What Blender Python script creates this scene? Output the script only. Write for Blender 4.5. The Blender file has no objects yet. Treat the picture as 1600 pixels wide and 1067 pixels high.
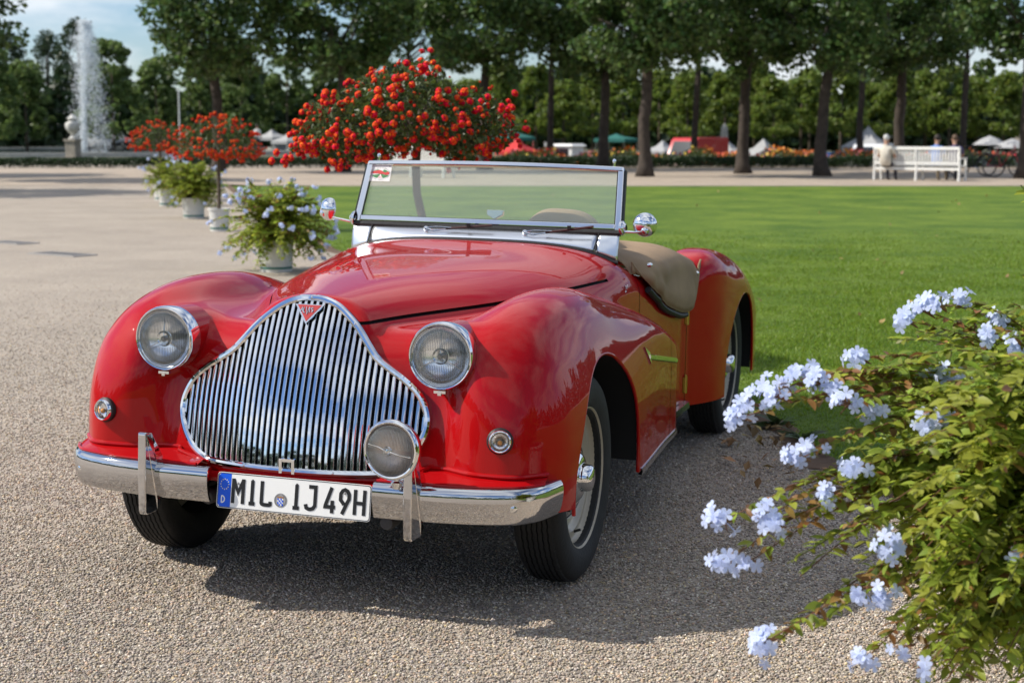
import bpy, math, random
import numpy as np
from mathutils import Vector, Matrix

rng = np.random.default_rng(11)
random.seed(11)
SC = bpy.context.scene
COL = SC.collection
PI = math.pi

# ------------------------------------------------------------------ camera, sky, sun, exposure
CAM = np.array([2.1526, -5.0484, 1.4836]); YAW = -.3126; PIT = .1308; FPX = 2525.25
cd = bpy.data.cameras.new('camera'); cam = bpy.data.objects.new('camera', cd); COL.objects.link(cam)
_d = Vector((math.sin(YAW)*math.cos(PIT), math.cos(YAW)*math.cos(PIT), -math.sin(PIT)))
_r = Vector((math.cos(YAW), -math.sin(YAW), 0)); _u = _r.cross(_d)
cam.matrix_world = Matrix(((_r.x, _u.x, -_d.x, CAM[0]), (_r.y, _u.y, -_d.y, CAM[1]), (_r.z, _u.z, -_d.z, CAM[2]), (0, 0, 0, 1)))
cd.sensor_fit = 'HORIZONTAL'; cd.sensor_width = 36; cd.lens = FPX/1600*36
cd.clip_start = .1; cd.clip_end = 3000
cd.dof.use_dof = True; cd.dof.focus_distance = 5.15; cd.dof.aperture_fstop = 5.0
SC.camera = cam

SUN = Vector((-1.1, -.30, 1.0)).normalized()          # towards the sun
w = bpy.data.worlds.new('World'); SC.world = w; w.use_nodes = True
nt = w.node_tree; nt.nodes.clear()
def nd(t, k, **kw):
    n = t.nodes.new(k)
    for a, b in kw.items(): setattr(n, a, b)
    return n
sky = nd(nt, 'ShaderNodeTexSky', sky_type='NISHITA', sun_disc=False)
sky.sun_elevation = math.asin(SUN.z); sky.sun_rotation = math.atan2(SUN.x, SUN.y)
sky.air_density = 1.0; sky.dust_density = .25; sky.ozone_density = 2.0
tc = nd(nt, 'ShaderNodeTexCoord'); sep = nd(nt, 'ShaderNodeSeparateXYZ'); L = nt.links.new
L(tc.outputs['Generated'], sep.inputs[0])
tint = nd(nt, 'ShaderNodeMix', data_type='RGBA', blend_type='MULTIPLY'); tint.inputs[0].default_value = 1; tint.inputs[7].default_value = (.80, .93, 1.16, 1); L(sky.outputs[0], tint.inputs[6])
mz = nd(nt, 'ShaderNodeMath', operation='MAXIMUM'); L(sep.outputs['Z'], mz.inputs[0]); mz.inputs[1].default_value = 0.0
az = nd(nt, 'ShaderNodeMath', operation='ADD'); L(mz.outputs[0], az.inputs[0]); az.inputs[1].default_value = .22
dx = nd(nt, 'ShaderNodeMath', operation='DIVIDE'); L(sep.outputs['X'], dx.inputs[0]); L(az.outputs[0], dx.inputs[1])
dy = nd(nt, 'ShaderNodeMath', operation='DIVIDE'); L(sep.outputs['Y'], dy.inputs[0]); L(az.outputs[0], dy.inputs[1])
cb = nd(nt, 'ShaderNodeCombineXYZ'); L(dx.outputs[0], cb.inputs[0]); L(dy.outputs[0], cb.inputs[1]); cb.inputs[2].default_value = 3.1
no = nd(nt, 'ShaderNodeTexNoise'); no.inputs['Scale'].default_value = 1.15; no.inputs['Detail'].default_value = 7; no.inputs['Roughness'].default_value = .58
L(cb.outputs[0], no.inputs['Vector'])
cr = nd(nt, 'ShaderNodeValToRGB'); cr.color_ramp.elements[0].position = .44; cr.color_ramp.elements[1].position = .63
L(no.outputs['Fac'], cr.inputs[0])
mx = nd(nt, 'ShaderNodeMix', data_type='RGBA'); L(cr.outputs['Color'], mx.inputs[0]); L(tint.outputs[2], mx.inputs[6]); mx.inputs[7].default_value = (9.0, 9.4, 9.9, 1)
bg = nd(nt, 'ShaderNodeBackground'); bg.inputs['Strength'].default_value = .085; L(mx.outputs[2], bg.inputs[0])
wo_ = nd(nt, 'ShaderNodeOutputWorld'); L(bg.outputs[0], wo_.inputs[0])

sd = bpy.data.lights.new('sun', 'SUN'); sd.energy = 4.2; sd.angle = math.radians(.55); sd.color = (1, .94, .85)
so = bpy.data.objects.new('sun', sd); COL.objects.link(so); so.rotation_euler = SUN.to_track_quat('Z', 'Y').to_euler(); so.location = (-20, -5, 20)
SC.view_settings.view_transform = 'Standard'; SC.view_settings.look = 'None'
SC.view_settings.gamma = 1; SC.view_settings.use_curve_mapping = False; SC.view_settings.exposure = .36
SC.render.engine = 'CYCLES'
SC.cycles.max_bounces = 10; SC.cycles.transparent_max_bounces = 16; SC.cycles.glossy_bounces = 5; SC.cycles.transmission_bounces = 8
SC.cycles.caustics_reflective = False; SC.cycles.caustics_refractive = False
SC.cycles.sample_clamp_indirect = 4.0
try: SC.cycles.use_denoising = True
except Exception: pass

# ------------------------------------------------------------------ helpers
def W(lat, dep, z=0.0):
    "a point lat metres right of and dep metres ahead of the photographer's feet"
    f = (math.sin(YAW), math.cos(YAW)); r = (math.cos(YAW), -math.sin(YAW))
    return Vector((CAM[0]+lat*r[0]+dep*f[0], CAM[1]+lat*r[1]+dep*f[1], z))

def tag(o, label=None, cat=None, group=None, kind=None):
    if label: o['label'] = label
    if cat: o['category'] = cat
    if group: o['group'] = group
    if kind: o['kind'] = kind
    return o

def empty(name, loc=(0, 0, 0), rz=0.0, parent=None):
    o = bpy.data.objects.new(name, None); COL.objects.link(o); o.location = loc; o.rotation_euler = (0, 0, rz)
    o.empty_display_size = .1
    if parent: o.parent = parent
    return o

def link(name, me, parent=None, loc=None, rot=None, scale=None):
    o = bpy.data.objects.new(name, me); COL.objects.link(o)
    if parent: o.parent = parent
    if loc is not None: o.location = loc
    if rot is not None: o.rotation_euler = rot
    if scale is not None: o.scale = scale
    return o

def mesh(name, V, F, mats=None, mi=None, smooth=True, normals=None):
    me = bpy.data.meshes.new(name)
    me.from_pydata([tuple(map(float, v)) for v in V], [], [tuple(map(int, f)) for f in F])
    if mats is not None:
        for m in (mats if isinstance(mats, (list, tuple)) else [mats]): me.materials.append(m)
    if mi is not None: me.polygons.foreach_set('material_index', np.asarray(mi, np.int32))
    me.polygons.foreach_set('use_smooth', np.full(len(me.polygons), bool(smooth)))
    if normals is not None:
        me.normals_split_custom_set_from_vertices([tuple(map(float, n)) for n in normals])
    me.update()
    return me

def sharp(me, deg=35):
    try: me.set_sharp_from_angle(angle=math.radians(deg))
    except Exception: pass
    return me

class MB:
    def __init__(s): s.v = []; s.f = []; s.m = []; s.mat = 0
    def add(s, V, F, M=None):
        o = len(s.v)
        if M is not None: V = [M @ Vector(v) for v in V]
        s.v += [tuple(v) for v in V]; s.f += [tuple(i+o for i in f) for f in F]; s.m += [s.mat]*len(F); return s
    def box(s, c, sz, M=None, taper=1.0):
        x, y, z = (a/2 for a in sz); t = taper
        V = [(-x, -y, -z), (x, -y, -z), (x, y, -z), (-x, y, -z), (-x*t, -y*t, z), (x*t, -y*t, z), (x*t, y*t, z), (-x*t, y*t, z)]
        V = [(a+c[0], b+c[1], d+c[2]) for a, b, d in V]
        return s.add(V, [(3, 2, 1, 0), (4, 5, 6, 7), (0, 1, 5, 4), (1, 2, 6, 5), (2, 3, 7, 6), (3, 0, 4, 7)], M)
    def lathe(s, prof, n=24, M=None, close=False):
        "prof (r,z) about z"
        V = []; F = []
        for r, z in prof:
            for i in range(n):
                a = 2*PI*i/n; V.append((r*math.cos(a), r*math.sin(a), z))
        k = len(prof)
        for j in range(k if close else k-1):
            for i in range(n):
                a = j*n+i; b = j*n+(i+1) % n; c = ((j+1) % k)*n+(i+1) % n; d = ((j+1) % k)*n+i
                F.append((a, b, c, d))
        if not close:
            if prof[0][0] > 1e-5 and prof[0][0] < 0: pass
        return s.add(V, F, M)
    def tube(s, path, rad, n=8, M=None, caps=True, closed=False):
        P = [Vector(p) for p in path]; k = len(P)
        R = rad if isinstance(rad, (list, tuple)) else [rad]*k
        V = []; F = []; up = None
        for i in range(k):
            if closed: t = (P[(i+1) % k]-P[i-1])
            else: t = P[min(i+1, k-1)]-P[max(i-1, 0)]
            t.normalize()
            if up is None:
                up = Vector((0, 0, 1)) if abs(t.z) < .9 else Vector((1, 0, 0))
            a = t.cross(up).normalized(); b = a.cross(t).normalized(); up = b
            for j in range(n):
                q = 2*PI*j/n; V.append(P[i]+a*(R[i]*math.cos(q))+b*(R[i]*math.sin(q)))
        for i in range(k if closed else k-1):
            for j in range(n):
                i2 = (i+1) % k
                F.append((i*n+j, i2*n+j, i2*n+(j+1) % n, i*n+(j+1) % n))
        if caps and not closed:
            F.append(tuple(range(n))); F.append(tuple((k-1)*n+j for j in reversed(range(n))))
        return s.add(V, F, M)
    def prism(s, poly, z0, z1, M=None):
        n = len(poly)
        V = [(x, y, z0) for x, y in poly]+[(x, y, z1) for x, y in poly]
        F = [tuple(reversed(range(n))), tuple(range(n, 2*n))]+[(i, (i+1) % n, n+(i+1) % n, n+i) for i in range(n)]
        return s.add(V, F, M)
    def ball(s, c, r, n=10, m=7, M=None, sq=(1, 1, 1)):
        V = []; F = []
        for j in range(m+1):
            t = PI*j/m
            for i in range(n):
                a = 2*PI*i/n
                V.append((c[0]+r*sq[0]*math.sin(t)*math.cos(a), c[1]+r*sq[1]*math.sin(t)*math.sin(a), c[2]-r*sq[2]*math.cos(t)))
        for j in range(m):
            for i in range(n):
                F.append((j*n+i, j*n+(i+1) % n, (j+1)*n+(i+1) % n, (j+1)*n+i))
        return s.add(V, F, M)
    def me(s, name, mats, smooth=True, ang=35):
        me = mesh(name, s.v, s.f, mats, s.m, smooth)
        if smooth and ang: sharp(me, ang)
        return me
    def obj(s, name, mats, parent=None, smooth=True, ang=35, **k):
        return link(name, s.me(name, mats, smooth, ang), parent, **k)

def spl(xs, ys):
    "natural cubic spline through points, clamped outside"
    x = np.asarray(xs, float); y = np.asarray(ys, float); n = len(x); h = np.diff(x)
    A = np.zeros((n, n)); b = np.zeros(n); A[0, 0] = A[-1, -1] = 1
    for i in range(1, n-1):
        A[i, i-1] = h[i-1]; A[i, i] = 2*(h[i-1]+h[i]); A[i, i+1] = h[i]; b[i] = 3*((y[i+1]-y[i])/h[i]-(y[i]-y[i-1])/h[i-1])
    c = np.linalg.solve(A, b); bb = np.diff(y)/h-h*(2*c[:-1]+c[1:])/3; dd = np.diff(c)/(3*h)
    def f(t):
        t = np.clip(np.asarray(t, float), x[0], x[-1]); i = np.clip(np.searchsorted(x, t)-1, 0, n-2); u = t-x[i]
        return y[i]+bb[i]*u+c[i]*u*u+dd[i]*u**3
    return f

def catmull(P, per=10, closed=False):
    P = np.asarray(P, float); n = len(P); out = []
    for i in range(n if closed else n-1):
        if closed: a, b, c, d = P[i-1], P[i], P[(i+1) % n], P[(i+2) % n]
        else: a, b, c, d = P[max(i-1, 0)], P[i], P[i+1], P[min(i+2, n-1)]
        for k in range(per):
            t = k/per
            out.append(.5*((2*b)+(c-a)*t+(2*a-5*b+4*c-d)*t*t+(3*b-a-3*c+d)*t**3))
    if not closed: out.append(P[-1])
    return np.array(out)

# ------------------------------------------------------------------ materials
def M_(name, col, rough=.5, metal=0., coat=0., spec=.5, var=.0, vscale=6., bump=0., bscale=40., trans=0., emit=None, island=0., coatr=.03):
    m = bpy.data.materials.new(name); m.use_nodes = True; t = m.node_tree; p = t.nodes['Principled BSDF']
    p.inputs['Base Color'].default_value = (*col, 1); p.inputs['Roughness'].default_value = rough; p.inputs['Metallic'].default_value = metal
    p.inputs['Coat Weight'].default_value = coat; p.inputs['Coat Roughness'].default_value = coatr; p.inputs['Specular IOR Level'].default_value = spec
    if trans: p.inputs['Transmission Weight'].default_value = trans
    tcn = nd(t, 'ShaderNodeTexCoord')
    src = None
    if var or island:
        hs = nd(t, 'ShaderNodeHueSaturation'); hs.inputs['Color'].default_value = (*col, 1)
        if island:
            g = nd(t, 'ShaderNodeNewGeometry'); mr = nd(t, 'ShaderNodeMapRange'); t.links.new(g.outputs['Random Per Island'], mr.inputs[0])
            mr.inputs[3].default_value = 1-island; mr.inputs[4].default_value = 1+island; t.links.new(mr.outputs[0], hs.inputs['Value'])
            mr2 = nd(t, 'ShaderNodeMapRange'); ml = nd(t, 'ShaderNodeMath', operation='MULTIPLY'); fr = nd(t, 'ShaderNodeMath', operation='FRACT')
            ml.inputs[1].default_value = 17.3; t.links.new(g.outputs['Random Per Island'], ml.inputs[0]); t.links.new(ml.outputs[0], fr.inputs[0]); t.links.new(fr.outputs[0], mr2.inputs[0])
            mr2.inputs[3].default_value = .5-.05*island; mr2.inputs[4].default_value = .5+.05*island; t.links.new(mr2.outputs[0], hs.inputs['Hue'])
        else:
            n = nd(t, 'ShaderNodeTexNoise'); n.inputs['Scale'].default_value = vscale; n.inputs['Detail'].default_value = 6; t.links.new(tcn.outputs['Object'], n.inputs['Vector'])
            mr = nd(t, 'ShaderNodeMapRange'); t.links.new(n.outputs['Fac'], mr.inputs[0]); mr.inputs[1].default_value = .3; mr.inputs[2].default_value = .7
            mr.inputs[3].default_value = 1-var; mr.inputs[4].default_value = 1+var; t.links.new(mr.outputs[0], hs.inputs['Value'])
        t.links.new(hs.outputs[0], p.inputs['Base Color'])
    if bump:
        n2 = nd(t, 'ShaderNodeTexNoise'); n2.inputs['Scale'].default_value = bscale; n2.inputs['Detail'].default_value = 5; t.links.new(tcn.outputs['Object'], n2.inputs['Vector'])
        b = nd(t, 'ShaderNodeBump'); b.inputs['Strength'].default_value = bump; b.inputs['Distance'].default_value = .01
        t.links.new(n2.outputs['Fac'], b.inputs['Height']); t.links.new(b.outputs[0], p.inputs['Normal'])
    if emit: p.inputs['Emission Color'].default_value = (*emit[0], 1); p.inputs['Emission Strength'].default_value = emit[1]
    m.diffuse_color = (*col, 1)
    return m

def leafmat(name, col, back=None, island=.35, rough=.45, tr=.35):
    m = M_(name, col, rough, island=island, spec=.4)
    t = m.node_tree; p = t.nodes['Principled BSDF']; out = t.nodes['Material Output']
    tl = nd(t, 'ShaderNodeBsdfTranslucent'); mxs = nd(t, 'ShaderNodeMixShader'); mxs.inputs[0].default_value = tr
    hs = [n for n in t.nodes if n.type == 'HUE_SAT'][0]
    h2 = nd(t, 'ShaderNodeHueSaturation'); t.links.new(hs.outputs[0], h2.inputs['Color']); h2.inputs['Value'].default_value = 1.5; h2.inputs['Hue'].default_value = .495
    t.links.new(h2.outputs[0], tl.inputs[0]); t.links.new(p.outputs[0], mxs.inputs[1]); t.links.new(tl.outputs[0], mxs.inputs[2]); t.links.new(mxs.outputs[0], out.inputs[0])
    return m

RED = M_('red_paint', (.41, .0034, .0052), .5, 0, .80, .04, coatr=.012)
RED.node_tree.nodes['Principled BSDF'].inputs['Coat IOR'].default_value = 1.40
CHROME = M_('chrome', (.84, .85, .86), .035, 1.0)
CHROME2 = M_('polished_steel', (.72, .74, .76), .12, 1.0)
BLACK = M_('black_inner', (.006, .006, .006), .8)
RUBBER = M_('rubber', (.012, .012, .012), .55, bump=.15, bscale=120)
TYRE = M_('tyre_rubber', (.018, .018, .018), .72, var=.25, vscale=14, bump=.2, bscale=90)
CREAM = M_('cream_paint', (.50, .44, .33), .35, 0, .5)
TAN = M_('tan_canvas', (.33, .225, .135), .85, var=.12, vscale=9, bump=.25, bscale=260)
WHITE = M_('white_enamel', (.86, .86, .82), .3)
PBLUE = M_('plate_blue', (.0, .10, .75), .35)
PBLACK = M_('plate_black', (.01, .01, .01), .4)
BRASS = M_('brass', (.55, .38, .10), .3, 1.0)
SILVER = M_('silver_reflector', (.95, .955, .96), .20, 1.0)
AMBER = M_('amber_bulb', (.8, .30, .02), .3)
SEALG = M_('seal_grey', (.33, .33, .33), .5)
BROWN = M_('wiper_brown', (.05, .012, .01), .35)
GREEN_INK = M_('green_ink', (.04, .22, .06), .5)
RED_INK = M_('red_ink', (.6, .03, .03), .5)
GREYINK = M_('grey_ink', (.16, .18, .2), .5)
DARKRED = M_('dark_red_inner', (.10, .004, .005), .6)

def glass(name, tint=(.90, .95, .91), painted_veil=.10, ribs=None):
    m = bpy.data.materials.new(name); m.use_nodes = True; t = m.node_tree; t.nodes.clear()
    tr = nd(t, 'ShaderNodeBsdfTransparent'); tr.inputs[0].default_value = (*tint, 1)
    gl = nd(t, 'ShaderNodeBsdfGlossy'); gl.inputs['Roughness'].default_value = .02
    fr = nd(t, 'ShaderNodeFresnel'); fr.inputs[0].default_value = 1.5
    a = nd(t, 'ShaderNodeMixShader'); t.links.new(fr.outputs[0], a.inputs[0]); t.links.new(tr.outputs[0], a.inputs[1]); t.links.new(gl.outputs[0], a.inputs[2])
    df = nd(t, 'ShaderNodeBsdfDiffuse'); df.inputs[0].default_value = (.75, .8, .77, 1)
    b = nd(t, 'ShaderNodeMixShader'); b.inputs[0].default_value = painted_veil; t.links.new(a.outputs[0], b.inputs[1]); t.links.new(df.outputs[0], b.inputs[2])  # whitish veil and lens brightness put into the glass as pale diffuse colour
    o = nd(t, 'ShaderNodeOutputMaterial'); t.links.new(b.outputs[0], o.inputs[0])
    if ribs:
        tcn = nd(t, 'ShaderNodeTexCoord'); wv = nd(t, 'ShaderNodeTexWave', wave_type='BANDS', bands_direction='X'); wv.inputs['Scale'].default_value = ribs
        t.links.new(tcn.outputs['Object'], wv.inputs['Vector']); bp = nd(t, 'ShaderNodeBump'); bp.inputs['Strength'].default_value = .5; bp.inputs['Distance'].default_value = .004
        t.links.new(wv.outputs['Color'], bp.inputs['Height']); t.links.new(bp.outputs[0], gl.inputs['Normal']); t.links.new(bp.outputs[0], fr.inputs['Normal'])
    return m
GLASS = glass('windscreen_glass')
LENS = glass('lamp_lens', (.985, .99, .995), .06)
LENSF = glass('moulded_glass', (.99, .99, .985), .27)  # strong pale diffuse share paints the flutes brighter
BUMPC = M_('bumper_chrome', (.60, .60, .61), .045, 1.0)
BRUSH = M_('brushed_aluminium', (.83, .85, .88), .30, 1.0)
LENS2 = glass('fog_lens', (.90, .84, .80), .04)
# ------------------------------------------------------------------ the roadster: x to its left side, y to its tail, front axle at the origin
BR = .0178
car = empty('roadster', (-.4*math.sin(BR), 0, .4-.4*math.cos(BR))); car.rotation_euler = (0, BR, 0)
tag(car, 'open red vintage roadster with chrome slatted grille parked on the gravel', 'car')

f_h = spl([-.8, -.45, 0, .3, .6, .9, 1.12, 1.3, 1.5, 2.1, 2.6, 3.0, 3.4, 3.7, 3.85], [.955, .960, .985, 1.0, 1.012, 1.026, 1.035, .98, .93, .925, .91, .87, .77, .62, .48])
f_a = spl([-.8, -.49, -.15, .1, .4, .73, 1.0, 1.2, 1.5, 2.0, 2.6, 3.0, 3.4, 3.7, 3.85], [.19, .206, .330, .448, .532, .602, .636, .650, .665, .692, .685, .65, .56, .42, .30])
f_n = spl([-.8, -.45, .2, .9, 1.2, 4], [2.3, 2.4, 2.6, 3.1, 3.4, 3.4])
f_ws = spl([-.6, -.49, -.15, .1, .4, .73, .88, 1.2], [.17, .195, .305, .435, .515, .570, .590, .625])
f_wo = spl([-.62, -.585, -.555, -.5, -.45, -.35, -.2, 0, .4, .8, 1.1, 1.45], [.625, .672, .707, .754, .786, .815, .830, .834, .826, .808, .79, .77])
f_tum = spl([.2, .45, .6, .7, .77, .83, .9, 1.0], [.028, .026, .019, -.002, -.024, -.038, -.036, -.030])
f_wor = spl([1.9, 2.0, 2.1, 2.2, 2.35, 2.6, 2.9, 3.2, 3.5, 3.72], [.65, .690, .745, .788, .815, .826, .822, .80, .75, .68])
f_zt = spl([-.7, -.3, .2, .6, 1.0], [.866, .868, .862, .825, .75])
f_wb = spl([-.7, -.1, .3, .7, 1.2], [.66, .64, .55, .50, .48])
f_xi = spl([-.7, -.1, .5, 1.0, 1.5], [.485, .47, .50, .56, .60])

def profile_grid(P, n=10):
    P = catmull(P, n, False); P = np.vstack([P, [P[-1, 0], -1.0], [P[0, 0], -1.0]])
    ys = np.arange(-1.1, 4.3, .01); zs = np.arange(-.1, 1.35, .01)
    Y, Z = np.meshgrid(ys, zs, indexing='ij'); D = np.full(Y.shape, 1e9); ins = np.zeros(Y.shape, bool)
    for i in range(len(P)):
        a, b = P[i], P[(i+1) % len(P)]; e = b-a; l2 = e@e+1e-12
        t = np.clip(((Y-a[0])*e[0]+(Z-a[1])*e[1])/l2, 0, 1)
        D = np.minimum(D, (Y-a[0]-t*e[0])**2+(Z-a[1]-t*e[1])**2)
        c = (a[1] > Z) != (b[1] > Z)
        with np.errstate(divide='ignore', invalid='ignore'): xi = a[0]+(Z-a[1])*e[0]/(e[1] if e[1] else 1e-12)
        ins ^= c & (Y < xi)
    D = np.sqrt(D); D[ins] *= -1
    k = np.exp(-np.arange(-5, 6)**2/(2*1.7**2)); k /= k.sum()
    for ax in (0, 1):
        E = np.pad(D, [(5, 5) if i == ax else (0, 0) for i in range(2)], mode='edge')
        D = sum(k[j]*(E[j:j+D.shape[0], :] if ax == 0 else E[:, j:j+D.shape[1]]) for j in range(11))
    def f(y, z):
        u = np.clip((y-ys[0])/.01, 1, len(ys)-3.001); v = np.clip((z-zs[0])/.01, 1, len(zs)-3.001)
        i = u.astype(int); j = v.astype(int); a = u-i; b = v-j
        def wts(t): return (-.5*t+t*t-.5*t**3, 1-2.5*t*t+1.5*t**3, .5*t+2*t*t-1.5*t**3, -.5*t*t+.5*t**3)
        wa, wb = wts(a), wts(b); r = 0
        for p in range(4):
            q = 0
            for s_ in range(4): q = q+wb[s_]*D[i+p-1, j+s_-1]
            r = r+wa[p]*q
        return r
    return f

pF = profile_grid([(-.575, -.3), (-.577, .15), (-.58, .35), (-.582, .5), (-.578, .62), (-.566, .72), (-.538, .805), (-.49, .864), (-.40, .912), (-.26, .950), (-.08, .968), (.12, .967), (.32, .947), (.6, .892), (.9, .819), (1.15, .745), (1.33, .682), (1.41, .648), (1.428, .59), (1.43, .45), (1.43, .2)])
pR = profile_grid([(1.99, -.3), (1.99, .3), (1.985, .65), (2.0, .80), (2.05, .872), (2.15, .925), (2.32, .945), (2.6, .924), (2.9, .860), (3.2, .764), (3.45, .655), (3.62, .52), (3.69, .40), (3.70, .3), (3.70, .1)])

def smin(a, b, k):
    h = np.maximum(k-np.abs(a-b), 0)/k
    return np.minimum(a, b)-h**3*k/6
def rint(a, b, r):
    return np.minimum(np.maximum(a, b), -r)+np.sqrt(np.maximum(a+r, 0)**2+np.maximum(b+r, 0)**2)
def sst(a, b, x):
    t = np.clip((x-a)/(b-a), 0, 1); return t*t*(3-2*t)
def ygr(x, z): return -.62+.12*(z-.45)+.47*(z-.45)**2+.41*x*x

def comps(P):
    x = np.sqrt(P[:, 0]**2+1e-6); y, z = P[:, 1], P[:, 2]
    a, h, n = f_a(y), f_h(y), f_n(y); zb = .78
    t = x/a; q = np.maximum(z-zb, 0)/(h-zb if True else 1); q = np.where(h-zb > .02, np.maximum(z-zb, 0)/np.maximum(h-zb, .02), np.maximum(z-h+.25, 0)/.25)
    hh = np.where(h-zb > .02, np.maximum(h-zb, .02), .25)
    G = (t**n+q**n)**(1/n)+1e-9
    gr = G**(1-n)*np.sqrt((t**(n-1)/a)**2+(q**(n-1)/hh)**2)+1e-3
    dh = np.where(G < .35, -.25, np.maximum((G-1)/gr, -.25))
    front = (ygr(x, z)-y)*.94
    dh = rint(dh, front+.004, .022)
    dh = rint(dh, (y-3.83), .12)
    # nose block between the wings
    top = z-f_zt(y)
    db = rint(rint(top, (ygr(np.minimum(x, .55), z)-y)*.94+.006, .085), x-f_wb(y), .10)
    db = rint(db, y-1.0, .1)
    ty = np.clip(y, -.40, .10); cap = np.sqrt((x-.467)**2+((y-ty))**2+(z-.806+.10*(ty+.40))**2)-(.092-.06*(ty+.40))
    db = smin(db, cap, .11)
    # front wing
    wo = f_wo(y); sl = (f_wo(y+.01)-f_wo(y-.01))/.02
    lat = (x-wo-f_tum(z)*(1-.6*sst(.3, 1.2, y)))/np.sqrt(1+sl*sl)
    th = np.degrees(np.arctan2(z-.40, np.maximum(.1-y, 1e-3)))
    th = np.where(y > .05, 90, th)
    r = .022+.175*sst(4, 58, th)*(1-.80*sst(.25, 1.40, y))
    p = pF(y, z)
    df = rint(rint(p, lat, r), f_xi(y)-x, .14)
    wor = f_wor(y); slr = (f_wor(y+.01)-f_wor(y-.01))/.02
    dr = rint(rint(pR(y, z), (x-wor)/np.sqrt(1+slr*slr), .06+.12*sst(2.0, 2.5, y)), .52-x, .1)
    return dh, db, df, dr
def sdf(P):
    dh, db, df, dr = comps(P)
    d = smin(db, df, .13)
    d = smin(d, dh, .055)
    return smin(d, dr, .05)
def grad(P, e=.0025):
    g = np.empty_like(P)
    for i in range(3):
        o = np.zeros(3); o[i] = e; g[:, i] = (sdf(P+o)-sdf(P-o))/(2*e)
    return g

def nets(h=.0125):
    xs = (np.arange(-1, 72)+.5)*h; ys = np.arange(-.66, 3.95, h); zs = np.arange(.22, 1.09, h)
    X, Y, Z = np.meshgrid(xs, ys, zs, indexing='ij'); P = np.stack([X.ravel(), Y.ravel(), Z.ravel()], 1)
    D = np.concatenate([sdf(P[i:i+400000]) for i in range(0, len(P), 400000)]).reshape(X.shape)
    S = D < 0; nx, ny, nz = S.shape
    cnt = sum(S[i:nx-1+i, j:ny-1+j, k:nz-1+k].astype(np.int8) for i in (0, 1) for j in (0, 1) for k in (0, 1))
    act = (cnt > 0) & (cnt < 8); idx = -np.ones(act.shape, int); ii = np.argwhere(act); idx[act] = np.arange(len(ii))
    acc = np.zeros((len(ii), 3)); num = np.zeros(len(ii))
    cor = [(i, j, k) for i in (0, 1) for j in (0, 1) for k in (0, 1)]
    for a in cor:
        for ax in range(3):
            if a[ax]: continue
            b = list(a); b[ax] = 1
            da = D[ii[:, 0]+a[0], ii[:, 1]+a[1], ii[:, 2]+a[2]]; db = D[ii[:, 0]+b[0], ii[:, 1]+b[1], ii[:, 2]+b[2]]
            m = (da < 0) != (db < 0); t = np.where(m, da/np.where(m, da-db, 1), 0)
            pt = np.array(a, float)[None].repeat(len(ii), 0); pt[:, ax] += t
            acc[m] += pt[m]; num[m] += 1
    V = (ii+acc/num[:, None])*h+np.array([xs[0], ys[0], zs[0]])
    F = []
    for ax in range(3):
        sl0 = [slice(None)]*3; sl1 = [slice(None)]*3; sl0[ax] = slice(0, -1); sl1[ax] = slice(1, None)
        c = S[tuple(sl0)] != S[tuple(sl1)]; e = np.argwhere(c); o1, o2 = [(1, 2), (2, 0), (0, 1)][ax]
        ok = (e[:, o1] > 0) & (e[:, o2] > 0) & (e[:, o1] < S.shape[o1]-1) & (e[:, o2] < S.shape[o2]-1); e = e[ok]
        q = []
        for d1, d2 in ((1, 1), (0, 1), (0, 0), (1, 0)):
            f = e.copy(); f[:, o1] -= d1; f[:, o2] -= d2; q.append(idx[f[:, 0], f[:, 1], f[:, 2]])
        q = np.stack(q, 1); s_ = S[e[:, 0], e[:, 1], e[:, 2]]
        q[~s_] = q[~s_][:, ::-1]; F.append(q)
    F = np.vstack(F); F = F[(F >= 0).all(1)]
    seam = ii[:, 0] == 0
    for it in range(4):
        d = sdf(V); g = grad(V); st = -d/np.maximum((g*g).sum(1), .05); st = np.clip(st, -.01, .01)
        V = V+g*st[:, None]; V[seam, 0] = 0
    N = grad(V); N[seam, 0] = 0; N /= np.linalg.norm(N, axis=1, keepdims=True)+1e-9
    for it in range(3):
        A = N.copy()
        for i in range(4): np.add.at(A, F[:, i], N[F[:, (i+1) % 4]]*.35); np.add.at(A, F[:, i], N[F[:, (i+3) % 4]]*.35)
        A[seam, 0] = 0; N = A/np.linalg.norm(A, axis=1, keepdims=True)
    T = np.vstack([F[:, [0, 1, 2]], F[:, [0, 2, 3]]])
    return V, N, T

def clip(V, N, T, gfun):
    "keep the part of the skin where gfun <= 0"
    g = gfun(V); ins = g <= 0; k = ins[T].sum(1)
    keep = T[k == 3]; mix = T[(k > 0) & (k < 3)]
    nv = list(V); nn = list(N); nT = []; cache = {}
    def cut(a, b):
        key = (a, b) if a < b else (b, a)
        if key not in cache:
            t = g[a]/(g[a]-g[b]); t = min(max(t, .02), .98); cache[key] = len(nv); nv.append(V[a]*(1-t)+V[b]*t); m = N[a]*(1-t)+N[b]*t; nn.append(m/np.linalg.norm(m))
        return cache[key]
    for tri in mix:
        tri = [int(i) for i in tri]
        pol = []
        for i in range(3):
            a, b = tri[i], tri[(i+1) % 3]
            if ins[a]: pol.append(a)
            if ins[a] != ins[b]: pol.append(cut(a, b))
        for i in range(1, len(pol)-1): nT.append((pol[0], pol[i], pol[i+1]))
    T2 = np.vstack([keep, np.array(nT, int).reshape(-1, 3)])
    V2 = np.array(nv); N2 = np.array(nn); u = np.unique(T2); mp = -np.ones(len(V2), int); mp[u] = np.arange(len(u))
    return V2[u], N2[u], mp[T2]

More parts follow.
